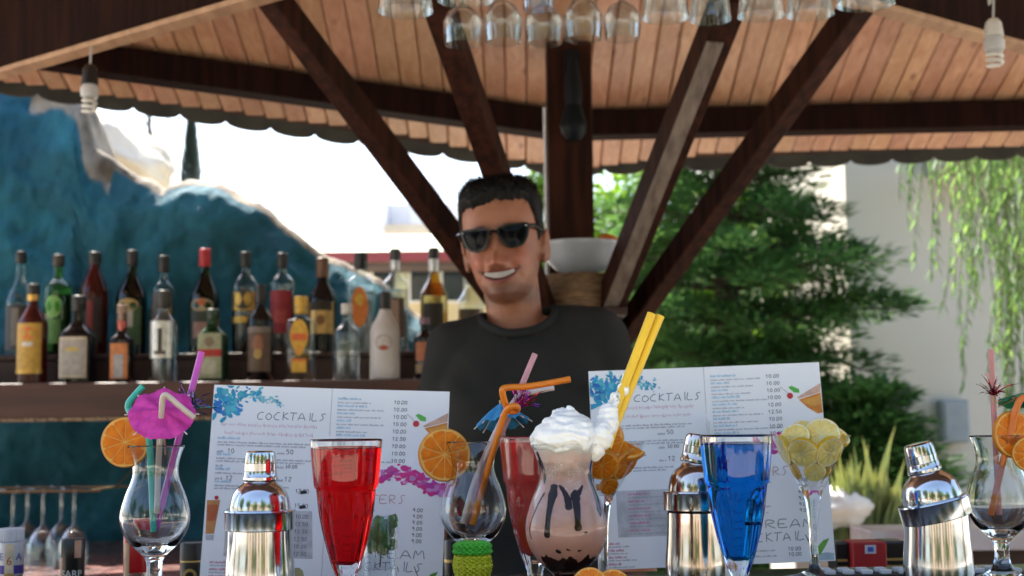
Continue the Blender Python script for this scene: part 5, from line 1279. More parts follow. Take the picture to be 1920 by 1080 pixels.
MB().tube([c + Vector((0, 0, hr * .33)), c + Vector((.002, 0, hr * .7)), P(722, 1000, 1.57)], .0009, 6).build('stem', M_mint, mt_)
# honeycomb paper decoration
M_hg = pm('green_honeycomb_paper', (.09, .50, .05), .6, scale=90, bump=.4, bscale=300, bdist=.0006); M_hy = pm('yellow_honeycomb_paper', (.52, .56, .03), .6, scale=90, bump=.4, bscale=300, bdist=.0006)
hcx = P(886, 1052, 1.50); hz = hcx.z
hp = thing('honeycomb_pick', 'green and yellow paper honeycomb fruit below the middle empty glass', 'decoration', (hcx.x, 1.50, ZC))
fl1 = lambda t, z: .10 * math.sin(18 * t + (3.14 if int(z * 420) % 2 else 0))
yb = [(.004, hz - .022), (.013, hz - .0205), (.0175, hz - .015), (.0196, hz - .007), (.0192, hz + .001), (.0178, hz + .007)]
MB().lathe([(0, hz - .022)] + sprof(yb, 4) + [(0, hz + .007)], 88, (hcx.x, 1.50, 0), flute=fl1).build('yellow_ball', M_hy, hp, smooth=False)
gb = [(.0178, hz + .0072), (.0200, hz + .010), (.0186, hz + .013), (.0194, hz + .016), (.0168, hz + .019), (.012, hz + .021)]
MB().lathe([(0, hz + .0072)] + sprof(gb, 3) + [(0, hz + .020)], 88, (hcx.x, 1.50, 0), flute=fl1).build('green_crown', M_hg, hp, smooth=False)
M_stick = pm('pale_wood_stick', (.55, .38, .20), .6, scale=60, stretch=(4, 4, 1))
MB().tube([(hcx.x, 1.50, ZC + .0005), (hcx.x, 1.50, hz - .02)], .0016, 8).build('stick', M_stick, hp)

# ------------------------------------------------------------------ paper umbrellas
def umbrella(c, r, axis, col, col2, label, h=.35, stick=.075, tipcol=None, nr=8):
    c = Vector(c); z = Vector(axis).normalized(); x, y = ortho(z); t = thing('paper_umbrella', label, 'umbrella', c, 'paper cocktail umbrellas')
    m_ = pm('paper_' + label.split()[0], col, .7, col2=col2, scale=70, detail=6, lo=.42, hi=.58, sss=0, bump=.2)
    n_ = 64; b = MB(); vs = [c]; 
    for j in range(1, 8):
        f = j / 7
        for i in range(n_):
            a = 6.2832 * i / n_; pl = (.0010 * math.cos(a * nr) - .0005 * abs(math.sin(a * 16))) * f; rr = r * f * (1 - .02 * (1 - math.cos(a * nr)) * f)
            vs.append(c + x * rr * math.cos(a) + y * rr * math.sin(a) - z * (h * r * (f ** 1.25) - pl * 2))
    fs = [(0, 1 + i, 1 + (i + 1) % n_) for i in range(n_)]
    for j in range(6):
        for i in range(n_): fs.append((1 + j * n_ + i, 1 + (j + 1) * n_ + i, 1 + (j + 1) * n_ + (i + 1) % n_, 1 + j * n_ + (i + 1) % n_))
    b.add(vs, fs); b.build('canopy', m_, t, ang=180)
    for k_ in range(nr):
        a = 6.2832 * k_ / nr; dr = x * math.cos(a) + y * math.sin(a)
        MB().tube([c - z * .0025 + dr * .002, c + dr * r * .55 - z * (h * r * .47 + .0016), c + dr * r * 1.10 - z * (h * r * 1.10 + .0004)], .0007, 6).build('rib', M_stick if tipcol is None else tipcol, t)
    MB().tube([c + z * .004, c - z * stick], .0011, 8).build('stick', M_stick, t)
    return t
M_tip = pm('white_rib', (.75, .70, .62), .6, scale=40)
umbrella(P(303, 768, 1.485), .0350, (.12, -.74, .62), (.68, .055, .36), (.52, .03, .26), 'pink paper umbrella over the leftmost empty glass', h=.2, tipcol=M_tip)
umbrella(P(938, 757, 1.592), .0300, (-.12, .22, .92), (.05, .34, .60), (.03, .24, .50), 'blue paper umbrella behind the knotted orange straw', h=.75, tipcol=M_tip)
umbrella(P(1925, 736, 1.63), .0330, (.05, .18, .95), (.03, .30, .14), (.02, .2, .09), 'green paper umbrella at the right picture edge', h=.35)
# ------------------------------------------------------------------ tinsel picks
def tinsel(c, cols, label, n=42, L_=.028, up=(0, 0, 1), stick_to=None, seed=1, cone=1.0):
    random.seed(seed); c = Vector(c); up = Vector(up).normalized(); t = thing('tinsel_pick', label, 'decoration', c, 'tinsel picks')
    for ci, col in enumerate(cols):
        b = MB()
        for _ in range(n // len(cols)):
            d_ = (up + rnd_dir() * cone).normalized(); ln = L_ * random.uniform(.5, 1.15); sd = rnd_dir(); pts = []
            for i in range(7):
                f = i / 6; pts.append(c + d_ * ln * f + sd * ln * .35 * f * f + Vector((0, 0, -.25 * ln * f ** 3)))
            x, y = ortho(d_); vs = []
            for i, p in enumerate(pts):
                a = i * 1.1; q = (x * math.cos(a) + y * math.sin(a)) * .0007; vs += [p - q, p + q]
            b.add(vs, [(2 * i, 2 * i + 1, 2 * i + 3, 2 * i + 2) for i in range(6)])
        b.build('tinsel', cm(col, .18, .85), t, smooth=False)
    if stick_to is not None: MB().tube([c, Vector(stick_to)], .0011, 8).build('stick', M_stick, t)
    return t
tinsel(P(356, 765, 1.53), [(.05, .05, .35), (.03, .20, .14), (.10, .10, .12), (.25, .12, .45)], 'dark blue and green tinsel tuft on the purple straw', 60, .030, (.15, -.1, 1), seed=3, cone=1.15)
tinsel(P(968, 770, 1.57), [(.55, .03, .04), (.30, .05, .45), (.55, .06, .30)], 'red and purple tinsel tuft beside the knotted orange straw', 60, .036, (.45, -.1, .9), seed=5, cone=.5)
tinsel(P(1862, 742, 1.622), [(.55, .03, .06), (.42, .02, .05), (.20, .10, .12)], 'red tinsel tuft on the pink straw at right', 60, .024, (0, -.1, 1), stick_to=P(1868, 850, 1.622), seed=7, cone=.9)

# ================================================================== MENUS
STR = {
 'C': [[(.95, .95), (.55, .98), (.15, .65), (.05, .3), (.3, .02), (.85, .05)]],
 'O': [[(.5, .85), (.1, .6), (.1, .2), (.5, 0), (.9, .25), (.9, .6), (.55, .85), (.4, .8)]],
 'K': [[(.25, 1.1), (.2, 0)], [(.95, 1.0), (.2, .5), (1.0, .05)]],
 'T': [[(0, .98), (1.1, 1.02)], [(.5, 1.0), (.42, 0)]],
 'A': [[(0, 0), (.55, .95), (1, 0)], [(.15, .3), (.95, .36)]],
 'I': [[(.5, 1.15), (.45, 0)]],
 'L': [[(.35, 1.1), (.15, .05), (1.0, .1)]],
 'S': [[(1.0, 1.0), (.55, .98), (.40, .75), (.6, .5), (.45, .1), (.1, 0)]],
 'R': [[(.15, 0), (.2, 1), (.85, .92), (.8, .6), (.25, .48), (1.0, 0)]],
 'E': [[(.95, 1), (.15, .95), (.1, .02), (1.0, .02)], [(.12, .5), (.75, .52)]],
 'M': [[(0, 0), (.2, .95), (.5, .4), (.85, .95), (1.05, 0)]],
 'H': [[(.1, 1), (.1, 0)], [(.9, 1), (.9, 0)], [(.1, .5), (.9, .5)]],
 '0': [[(.5, 1), (.12, .75), (.12, .25), (.5, 0), (.88, .25), (.88, .75), (.5, 1)]],
 '1': [[(.2, .7), (.5, 1), (.48, 0)]],
 '2': [[(.1, .8), (.45, 1), (.85, .75), (.1, .02), (.95, .02)]],
 '3': [[(.1, .95), (.7, .95), (.4, .55), (.85, .3), (.5, 0), (.1, .1)]],
 '5': [[(.9, 1), (.2, .98), (.2, .55), (.7, .6), (.85, .25), (.5, 0), (.1, .08)]],
 '7': [[(.1, 1), (.9, 1), (.4, 0)]],
 '9': [[(.85, .8), (.5, 1), (.15, .75), (.5, .5), (.85, .8), (.7, 0)]],
 '.': [[(.4, .0), (.6, .12)]], ' ': [],
}
M_card = pm('laminated_white_card', (.90, .895, .90), .28, col2=(.87, .865, .87), scale=8, coat=.3)
M_panelp = cm((.60, .59, .60))
C_blue = [cm((.02, .16, .50)), cm((.03, .36, .58)), cm((.10, .50, .60)), cm((.05, .25, .62)), cm((.30, .60, .66))]
C_pink = [cm((.75, .03, .25)), cm((.70, .12, .42)), cm((.72, .28, .58)), cm((.60, .05, .40))]
def menu(name, origin, W, rise, lean, yaw, label, seed, flip=False):
    random.seed(seed)
    o3 = Vector(origin); rot = Matrix.Rotation(R(yaw), 3, 'Z') @ Matrix.Rotation(-R(rise), 3, 'Y')
    ux = rot @ Vector((1, 0, 0)); uy = rot @ Vector((0, -math.sin(R(lean)), -math.cos(R(lean)))); nrm = uy.cross(ux).normalized()
    if nrm.y > 0: nrm = -nrm
    s = W / 440.0; Hpx = 372
    fold = lambda x: .0035 * abs(x - 220) / 220
    pos = lambda x, y, k=1: o3 + ux * (x * s) + uy * (y * s) + nrm * (fold(x) + .00035 * k)
    lowz = min(pos(0, Hpx).z, pos(440, Hpx).z)
    t = thing(name, label, 'menu', pos(220, Hpx), 'printed cocktail menus')
    for x0, x1 in ((0, 219.6), (220.4, 440)):
        vs = [pos(x, y, 0) for x in (x0, x1) for y in (0, Hpx)] + [pos(x, y, 0) - nrm * .0022 for x in (x0, x1) for y in (0, Hpx)]
        MB().add(vs, [(0, 1, 3, 2), (4, 6, 7, 5), (0, 2, 6, 4), (1, 5, 7, 3), (0, 4, 5, 1), (2, 3, 7, 6)]).build('card_panel', M_card, t, smooth=False)
    # prop behind the card
    ca, cb = pos(220, 90, 0) - nrm * .004, pos(220, Hpx, 0)
    MB().bar(ca, Vector((cb.x, cb.y + .09, ZC + .004)), .05, .002, up=(1, 0, 0.01)).build('prop', M_card, t, smooth=False)
    def poly(b, pts, k=1, mi=0): b.add([pos(x, y, k) for x, y in pts], [tuple(range(len(pts)))], mi)
    def ribbon(b, pts, wd, k=1, mi=0):
        n_ = len(pts); vs = []
        for i, (x, y) in enumerate(pts):
            a, c_ = pts[max(0, i - 1)], pts[min(n_ - 1, i + 1)]; dx, dy = c_[0] - a[0], c_[1] - a[1]; l_ = math.hypot(dx, dy) or 1
            vs += [pos(x - dy / l_ * wd / 2, y + dx / l_ * wd / 2, k), pos(x + dy / l_ * wd / 2, y - dx / l_ * wd / 2, k)]
        b.add(vs, [(2 * i, 2 * i + 1, 2 * i + 3, 2 * i + 2) for i in range(n_ - 1)], mi)
    def write(b, txt, x, y, cw, ch, wd, gap=1.25, jit=.06, slant=.0, k=1):
        for ch_ in txt:
            for st in STR[ch_]:
                pts = [(x + (u_ + slant * v_ + random.uniform(-jit, jit)) * cw, y - (v_ + random.uniform(-jit, jit)) * ch) for u_, v_ in st]
                if len(pts) > 2:
                    sp = smooth_path([Vector((a, b_, 0)) for a, b_ in pts], 3); pts = [(p.x, p.y) for p in sp]
                ribbon(b, pts, wd, k + random.uniform(0, .3))
            x += cw * (gap if ch_ not in 'I.' else .62)
    def textline(b, x0, x1, y, h, dens=.8):
        x = x0
        while x < x1:
            wl = random.uniform(5, 18); e = min(x + wl, x1)
            while x < e:
                hh = h * random.choice((.7, .7, 1.0, .75, 1.1)); ww = random.uniform(.9, 1.6); poly(b, [(x, y), (x + ww, y), (x + ww, y - hh), (x, y - hh)]); x += ww + .75
            x += 1.8
    # blue flower splash
    b = MB()
    cents = [(12, 28), (30, 25), (52, 24), (74, 18), (92, 22), (20, 46), (44, 40), (8, 44), (106, 28), (122, 30)]
    for q in range(150):
        cx_, cy_ = random.choice(cents); f = cx_ / 122
        x = cx_ + random.gauss(0, 9 - 4 * f); y = cy_ + random.gauss(0, 11 - 7 * f); r_ = random.uniform(2.5, 9) * (1 - .6 * f); a0 = random.uniform(0, 6.28)
        pts = []
        for i in range(9):
            a = 6.2832 * i / 9; rr = r_ * (1 + .5 * mnoise.noise(Vector((x + i * 1.7, y, 0)))) ; ex = rr * math.cos(a) * 1.2; ey = rr * .6 * math.sin(a)
            pts.append((max(1, x + ex * math.cos(a0) - ey * math.sin(a0)), max(1, y + ex * math.sin(a0) + ey * math.cos(a0))))
        dark = math.hypot(x - 14, y - 40) < 16
        poly(b, pts, 1 + q * .006, random.choice((0, 0, 3, 1)) if dark and random.random() < .5 else (random.choice((1, 2, 1, 3, 2)) if f < .75 else random.choice((2, 4, 4, 1))))
    b.build('flower_print', C_blue, t, smooth=False)
    # headings
    b = MB(); write(b, 'COCKTAILS', 84, 62, 12.2, 13.5, 1.25); b.build('heading', cm((.06, .10, .18)), t, smooth=False)
    b = MB(); write(b, 'SHOOTERS', 234, 210, 13.5, 15, 1.0); b.build('heading', cm((.50, .12, .12)), t, smooth=False)
    b = MB(); write(b, 'CREAM', 290, 308, 19, 15, 1.2); write(b, 'COCKTAILS', 262, 332, 13.5, 15, 1.2); b.build('heading', cm((.05, .06, .09)), t, smooth=False)
    # pink script
    b = MB()
    for (x0, x1, y) in ((18, 200, 74), (26, 190, 90)):
        x = x0
        while x < x1:
            e = min(x1, x + random.uniform(10, 30)); pts = []; ph = 0
            while x < e:
                amp = random.choice((2.0, 2.2, 2.0, 4.6)) if ph % 2 == 0 else random.choice((-1.2, -1.4, -3.2)); pts.append((x, y - amp)); x += random.uniform(.9, 1.7); ph += 1
            if len(pts) > 2: ribbon(b, pts, .75)
            x += 2.4
    b.build('script_print', cm((.62, .22, .36)), t, smooth=False)
    # left column blocks
    tb, bb = MB(), MB(); pr = MB(); pk = MB()
    for (y, hx, lines, lx) in ((101, 40, 2, 190), (131, 28, 2, 190), (158, 26, 1, 100), (181, 30, 2, 150)):
        textline(bb, 14, 14 + hx, y, 4.5)
        for l_ in range(lines): textline(tb, 14, lx - 14 * l_, y + 7 + 5 * l_, 3.0)
    for (y, n1, n2) in ((126, '10', '50'), (152, None, '30.00'), (176, '12', '12')):
        textline(tb, 14, 26, y, 4); textline(tb, 125, 138, y, 4)
        if n1: write(pr, n1, 34, y, 5.2, 8, 1.0)
        write(pr, n2, 142, y - 1, 5.6 if len(n2) < 3 else 4, 8 if len(n2) < 3 else 6, 1.0)
    for k_, n1 in enumerate(('12.00', '15.00')):
        write(pr, n1, 163, 196 + 27 * k_, 4.6, 7.5, .9)
        poly(pk, [(172, 192 + 27 * k_), (182, 190 + 27 * k_), (185, 196 + 27 * k_), (173, 198 + 27 * k_)], 1.6)
    pk.build('ink_blot', cm((.015, .018, .03)), t, smooth=False)
    # grey panel with pink items
    b = MB(); poly(b, [(40, 228), (196, 228), (202, 314), (40, 314)], .5); b.build('grey_panel_print', M_panelp, t, smooth=False)
    kb = MB()
    for k_ in range(6):
        y = 240 + 13.4 * k_; textline(kb, 62, 62 + random.uniform(26, 44), y - 3, 4.2); textline(tb, 62, 62 + random.uniform(70, 96), y + 2.5, 2.6)
        write(pr, random.choice(('10.00', '10.00', '12.50')), 166, y + 2, 4.4, 6.6, .9)
    for k_ in range(4):
        y = 330 + 12.5 * k_; textline(kb, 16, 16 + random.uniform(24, 40), y - 3, 4.2); textline(tb, 16, 16 + random.uniform(34, 90), y + 2, 2.6)
    kb.build('pink_item_print', cm((.66, .20, .34)), t, smooth=False)
    # right column
    for k_ in range(9):
        y = 24 + 13.6 * k_; textline(bb, 232, 232 + random.uniform(24, 60), y - 3.5, 4.4); textline(tb, 232, 232 + random.uniform(55, 128), y + 3.2, 2.6)
        write(pr, '12.50' if k_ == 5 else '10.00', 337, y + 2, 4.6, 6.4, .95)
    for k_ in range(6):
        y = 224 + 11.2 * k_; textline(tb, 245, 245 + random.uniform(50, 95), y, 2.6); write(pr, '9.00', 381, y, 4.4, 6.4, .95)
    for k_ in range(5): 
        y = 350 + 10 * k_
        if y < 370: textline(tb, 232, 330, y, 2.6); write(pr, '10.00', 354, y, 4.4, 6.4, .95)
    tb.build('small_print', cm((.36, .37, .42)), t, smooth=False); bb.build('blue_item_print', cm((.34, .58, .74)), t, smooth=False); pr.build('handwritten_prices', cm((.07, .075, .10)), t, smooth=False)
    # cocktail picture at the right edge
    b = MB()
    poly(b, [(392, 66), (439, 40), (439, 46), (438, 57), (396, 68)], 1, 0); poly(b, [(396, 70), (438, 58), (439, 96), (430, 98), (412, 86)], 1.2, 1)
    poly(b, [(402, 72), (437, 63), (437, 80), (420, 84)], 1.4, 2)
    poly(b, [(380 + 6 * math.cos(a_ * .6283), 62 + 6 * math.sin(a_ * .6283)) for a_ in range(10)], 1.5, 3)
    poly(b, [(378, 46), (384, 43), (398, 50), (398, 57), (388, 56)], 1.7, 4)
    ribbon(b, [(362, 44), (372, 52), (380, 62)], .8, 1.3, 5)
    b.build('cocktail_picture', [cm((.72, .45, .33)), cm((.74, .25, .03)), cm((.76, .36, .06)), cm((.60, .03, .04)), cm((.10, .45, .06)), cm((.35, .25, .22))], t, smooth=False)
    # pink splash
    b = MB(); cents = [(345, 152), (362, 158), (380, 162), (398, 168), (414, 178), (330, 160), (428, 186)]
    for q in range(110):
        cx_, cy_ = random.choice(cents); x = min(436, cx_ + random.gauss(0, 8)); y = cy_ + random.gauss(0, 6); r_ = random.uniform(1.5, 6); a0 = random.uniform(0, 6.28)
        pts = [(min(439, x + r_ * (1 + .6 * mnoise.noise(Vector((x, i * 2.1, q)))) * 1.5 * math.cos(6.2832 * i / 8 + a0)), y + r_ * (1 + .6 * mnoise.noise(Vector((x + 9, i * 2.1, q)))) * math.sin(6.2832 * i / 8 + a0)) for i in range(8)]
        poly(b, pts, 1 + q * .006, random.choice((0, 0, 1, 2, 3)))
    b.build('pink_splash_print', C_pink, t, smooth=False)
    # long drink picture at lower left, lime, green leaf
    b = MB(); b2_ = MB(); b3_ = MB(); poly(b, [(3, 214), (27, 213), (20, 274), (5, 275)], 1, 0); poly(b, [(5, 222), (25, 222), (21, 250), (6, 252)], 1.3, 1); poly(b, [(5, 276), (20, 276), (20, 286), (6, 286)], 1, 2)
    poly(b, [(20 + 4 * math.cos(a_ * .785), 209 + 4 * math.sin(a_ * .785)) for a_ in range(8)], 1.6, 3)
    poly(b2_, [(176 + 12 * math.cos(a_ * .6283), 344 + 14 * math.sin(a_ * .6283)) for a_ in range(10)], 1, 0)
    poly(b3_, [(396, 356), (408, 346), (420, 334), (432, 330), (424, 344), (414, 358), (402, 364)], 1, 0); ribbon(b3_, [(388, 322), (394, 336), (401, 352)], 1.4, 1.2, 1)
    poly(b3_, [(394, 360), (425, 356), (438, 358), (438, 370), (396, 370)], .8, 2)
    b.build('long_drink_picture', [cm((.62, .26, .08)), cm((.55, .12, .04)), cm((.52, .54, .58)), cm((.6, .03, .04))], t, smooth=False)
    b2_.build('lime_picture', cm((.42, .38, .16)), t, smooth=False); b3_.build('leaf_picture', [cm((.14, .42, .05)), cm((.03, .03, .03)), cm((.45, .58, .62))], t, smooth=False)
    for ch in t.children:
        if ch.name.split('.')[0] in ('small_print', 'blue_item_print', 'handwritten_prices', 'pink_item_print', 'script_print', 'heading', 'flower_print', 'pink_splash_print', 'ink_blot'): ch['kind'] = 'stuff'
    return t
menu('cocktail_menu', P(403, 722, 1.70), .2836, -2.33, 7, 0, 'white folded cocktail menu at left behind the shaker and red drink', 3)
menu('cocktail_menu', P(1103, 697, 1.775), .2905, 1.65, 6, 0, 'white folded cocktail menu at right behind the blue drink', 4)

# ================================================================== THE BARTENDER
HC = P(944, 456, 2.665)
HM = Matrix.Translation(HC) @ Matrix.Rotation(R(-10), 4, 'Z') @ Matrix.Rotation(R(-5.6), 4, 'Y') @ Matrix.Scale(.985, 4)
HEAD = [(-.118, .012, .070, .00), (-.114, .024, .080, .012), (-.105, .038, .0885, .026), (-.09, .0485, .0915, .042), (-.07, .0580, .0900, .056), (-.045, .0645, .0890, .074), (-.02, .0692, .0890, .087), (0, .0725, .0890, .094), (.02, .0738, .0895, .098), (.045, .0745, .0905, .099), (.07, .0725, .0865, .095), (.09, .0650, .0750, .083), (.105, .0500, .0560, .064), (.114, .0310, .0340, .040), (.118, .008, .009, .010)]
def hring(z):
    return interp(HEAD, z)
def g2(x, z, cx, cz, sx, sz): return math.exp(-((x - cx) / sx) ** 2 - ((z - cz) / sz) ** 2)
def zmouth(x): return -.0520 + 8.5 * x * x
def hmouth(x): return .0074 * max(0, 1 - (x / .0365) ** 2) ** .8
FS = .021                # the features sit this much lower on the head
def face_disp(x, z, mouth=True):
    ax = abs(x); d = 0
    d += .0050 * g2(ax, z, .0, -.106, .018, .010)            # chin
    d -= .0030 * g2(ax, z, .0, -.093, .022, .005)
    z = z + FS
    # nose
    if -.05 < z < .04:
        zt = (z + .030); ridge_ = .0320 * math.exp(-(zt / .020) ** 2) if zt > 0 else .0320 * math.exp(-(zt / .0075) ** 2)
        if zt > 0: ridge_ = max(ridge_, .0095 * (1 - zt / .075))
        wn = .0085 + .0045 * math.exp(-((z + .030) / .011) ** 2); d += ridge_ * math.exp(-(x / wn) ** 2)
        d += .0100 * g2(ax, z, .0150, -.032, .0058, .0080)
    d -= .0095 * g2(ax, z, .031, .016, .016, .012)
    d += .0045 * g2(ax, z, .030, .040, .020, .008)
    d += .0105 * g2(ax, z, .043, -.022, .016, .014)          # raised smiling cheeks
    xf = .0200 + .55 * max(0, -.030 - z); d -= .0042 * math.exp(-((ax - xf - .004) / .0042) ** 2) * max(0, min(1, (-.026 - z) / .008)) * max(0, min(1, (z + .066) / .012))    # smile folds
    d += .0030 * g2(ax, z, .046, -.052, .010, .012)
    zm = zmouth(x); h = hmouth(x)
    if ax < .044 and mouth:
        e = max(0, 1 - (ax / .044) ** 2)
        d += .0022 * e * math.exp(-((z - zm - h - .003) / .0036) ** 2) + .0036 * e * math.exp(-((z - zm + h + .004) / .0046) ** 2)
        if abs(z - zm) < h: d -= .0085 * min(1, (h - abs(z - zm)) / .0022)
    return d
def head_pt(t, z):
    a, f, bk = hring(z); ct, st = math.cos(t), math.sin(t); e = 2 / 2.25
    x = a * math.copysign(abs(ct) ** e, ct); y = (f if st < 0 else bk) * math.copysign(abs(st) ** e, st)
    if st < 0: y -= face_disp(x, z) * min(1, max(0, (-st) * 1.6))
    return Vector((x, y, z))
def front_y(x, z, mouth=True):
    a, f, bk = hring(z); q = max(0, 1 - (abs(x) / a) ** 2.25) ** (1 / 2.25); return -f * q - face_disp(x, z, mouth)
b = MB(); NZ, NA = 110, 132; vs = []
for i in range(NZ + 1):
    z = lerp(-.118, .118, i / NZ)
    for k_ in range(NA): vs.append(HM @ head_pt(2 * math.pi * k_ / NA, z))
fs = [(i * NA + k_, i * NA + (k_ + 1) % NA, (i + 1) * NA + (k_ + 1) % NA, (i + 1) * NA + k_) for i in range(NZ) for k_ in range(NA)]
fs += [tuple(range(NA))[::-1], tuple(NZ * NA + k_ for k_ in range(NA))]
b.add(vs, fs)
for sx in (-1, 1):
    rot = (HM.to_3x3().normalized()) @ Matrix.Rotation(R(-24 * sx), 3, 'Z') @ Matrix.Rotation(R(12), 3, 'X')
    b.ell(HM @ Vector((.0775 * sx, .016, -.014)), (.0065, .0175, .030), 16, 12, rot)
    b.tube([HM @ Vector((.081 * sx + .003 * sx * math.sin(a_ * .55), .016 + .016 * math.cos(a_ * .55 - .6), -.012 + .028 * math.sin(a_ * .55 - .6))) for a_ in range(8)], .0042, 8)
    b.ell(HM @ Vector((.075 * sx, .004, -.040)), (.006, .008, .009), 10, 8)
XN = (968 - 960) / FPX * 2.68; XB = .024; YB = 2.70
nk0 = Vector((XN + .005, YB + .012, 1.44)); nk1 = HM @ Vector((0, .028, -.055))
b.tube([nk0, nk0.lerp(nk1, .5), nk1], [.062, .053, .054], 24)
def loft(b, rings, n=40, ex=2.3, caps=True):
    vs = []
    for (cx, cy_, z, a, d_) in rings:
        for k_ in range(n):
            t = 2 * math.pi * k_ / n; ct, st = math.cos(t), math.sin(t); e = 2 / ex
            vs.append(Vector((cx + a * math.copysign(abs(ct) ** e, ct), cy_ + d_ * math.copysign(abs(st) ** e, st), z)))
    fs = [(i * n + k_, i * n + (k_ + 1) % n, (i + 1) * n + (k_ + 1) % n, (i + 1) * n + k_) for i in range(len(rings) - 1) for k_ in range(n)]
    fs += [tuple(range(n))[::-1], tuple((len(rings) - 1) * n + k_ for k_ in range(n))]
    b.add(vs, fs)
def torso(o):
    return [(XB, YB, .80, .150 + o, .098 + o), (XB, YB, .92, .152 + o, .100 + o), (XB, YB, 1.05, .142 + o, .098 + o), (XB, YB, 1.18, .150 + o, .108 + o), (XB, YB, 1.30, .164 + o, .118 + o), (XB, YB + .002, 1.38, .166 + o, .112 + o), (XB, YB + .006, 1.44, .150 + o, .092 + o), (XB - .004, YB + .01, 1.478 + o * .6, .115 + o, .072 + o), (XB - .010, YB + .012, 1.50 + o * .6, .070 + o, .060 + o)]
SHL = Vector((XB - .134, YB + .005, 1.447)); SHR = Vector((XB + .140, YB + .005, 1.466))
ELL = Vector((XB - .188, YB + .03, 1.16)); ELR = Vector((XB + .192, YB + .03, 1.17))
WRL = Vector((XB - .185, 2.33, 1.005)); WRR = Vector((XB + .185, 2.33, 1.005))
loft(b, torso(-.006))
for s0, e0, w0 in ((SHL, ELL, WRL), (SHR, ELR, WRR)):
    ins = Vector((XB, YB + .01, 1.46))
    b.tube([ins, s0], [.05, .052], 18); b.ell(s0, (.054, .056, .056), 18, 12)
    b.tube([s0, s0.lerp(e0, .35), s0.lerp(e0, .7), e0], [.050, .049, .042, .037], 18); b.ell(e0, (.038, .038, .038), 14, 10)
    b.tube([e0, e0.lerp(w0, .3), w0], [.037, .041, .026], 16)
    sgn = -1 if w0 is WRL else 1
    pal = w0 + Vector((0, -.055, -.028)); b.ell(w0.lerp(pal, .75), (.040, .050, .016), 16, 10, Matrix.Rotation(R(20), 3, 'X'))
    for k_ in range(4):
        fx = (-.03 + .02 * k_); ln = (.062, .072, .070, .055)[k_ if sgn > 0 else 3 - k_]
        p0 = pal + Vector((fx, -.020, -.002)); b.tube([p0, p0 + Vector((0, -ln * .5, .004)), p0 + Vector((0, -ln, -.016))], [.0095, .0088, .0072], 10)
    p0 = w0 + Vector((-.030 * sgn, -.025, -.012)); b.tube([p0, p0 + Vector((-.022 * sgn, -.022, -.008)), p0 + Vector((-.026 * sgn, -.050, -.016))], [.0115, .010, .0085], 10)
for sgn in (-1, 1):
    hx = XB + .078 * sgn
    b.tube([(hx, YB, .86), (hx, YB - .005, .68), (hx, YB - .01, .48), (hx, YB + .012, .30), (hx, YB + .015, .09)], [.088, .078, .055, .052, .036], 18)
    b.ell((hx + .01 * sgn, YB - .05, .045), (.042, .125, .040), 16, 10)
M_skin = pm('tanned_skin', (1, 1, 1), .48, col2=(.84, .80, .78), scale=38, lo=.3, hi=.7, vcol='skin', sss=.12, sssr=(.012, .005, .003), bump=.12, bscale=240, bdist=.0006, spec=.4)
man = b.build('person', M_skin, loc=(XB, YB, .005))
remesh(man, .0031, 2, .4)
for v in man.data.vertices:
    if v.co.z < 0: v.co.z = 0
tag(man, 'smiling bartender in dark grey t-shirt and black sunglasses behind the bar', 'person')
inv = HM.inverted(); at = man.data.color_attributes.new('skin', 'FLOAT_COLOR', 'POINT')
cols = []
for v in man.data.vertices:
    w_ = v.co + man.location; col = Vector((.35, .140, .072))
    if w_.z > 1.47:
        p = inv @ w_
        if p.y < .03 and p.z > -.13:
            x, z = p.x, p.z; ax = abs(x)
            if z < .0: col = col.lerp(Vector((.42, .125, .070)), .8 * g2(ax, z, .042, -.04, .022, .02))
            sh = max(0, min(1, (-.078 - z) / .02)) if ax < .06 else max(0, min(1, (-.03 - z) / .03))  # stubble tone, with jaw shading put into the colour
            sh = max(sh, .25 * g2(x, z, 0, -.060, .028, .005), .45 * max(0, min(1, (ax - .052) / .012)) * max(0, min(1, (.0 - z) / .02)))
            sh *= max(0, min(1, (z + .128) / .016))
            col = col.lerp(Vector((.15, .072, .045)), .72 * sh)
            z = z + FS
            if p.y < -.05 and ax < .050:
                zm = zmouth(x); h = hmouth(x); e = max(0, 1 - (ax / .044) ** 2); dz = z - zm
                if abs(dz) < h: col = Vector((.10, .02, .018))
                elif 0 <= dz - h < .0040 * e or 0 <= -dz - h < .0080 * e: col = Vector((.24, .070, .055))
                nd = g2(ax, z, .0075, -.0395, .004, .0028); col = col.lerp(Vector((.07, .03, .02)), min(1, .7 * nd))  # nostril hollows darkened by colour
            col = col.lerp(Vector((.40, .115, .065)), .6 * g2(x, z, 0, -.026, .014, .012))
            cr_ = g2(ax, z, .0385, -.0385, .0035, .0040); col = col.lerp(Vector((.12, .045, .03)), min(1, cr_))  # shade of the mouth-corner creases painted into the skin
            br = g2(ax, z, .030, .041, .019, .0042); col = col.lerp(Vector((.02, .013, .010)), min(1, 1.3 * br))
    cols += [col.x, col.y, col.z, 1]
at.data.foreach_set('color', cols)
# dark trousers and shoes: outer layers
M_jean = pm('dark_trousers', (.02, .022, .03), .9, scale=200, bump=.2)
tr = MB()
loft(tr, [(XB, YB, .78, .158, .108), (XB, YB, .86, .162, .110), (XB, YB, .98, .158, .106)], caps=True)
for sgn in (-1, 1):
    hx = XB + .078 * sgn; tr.tube([(hx, YB, .86), (hx, YB - .005, .68), (hx, YB - .01, .48), (hx, YB + .012, .30), (hx, YB + .015, .10)], [.094, .085, .066, .064, .060], 20)
tr_o = tr.build('trousers', M_jean, man)
for v in tr_o.data.vertices: pass
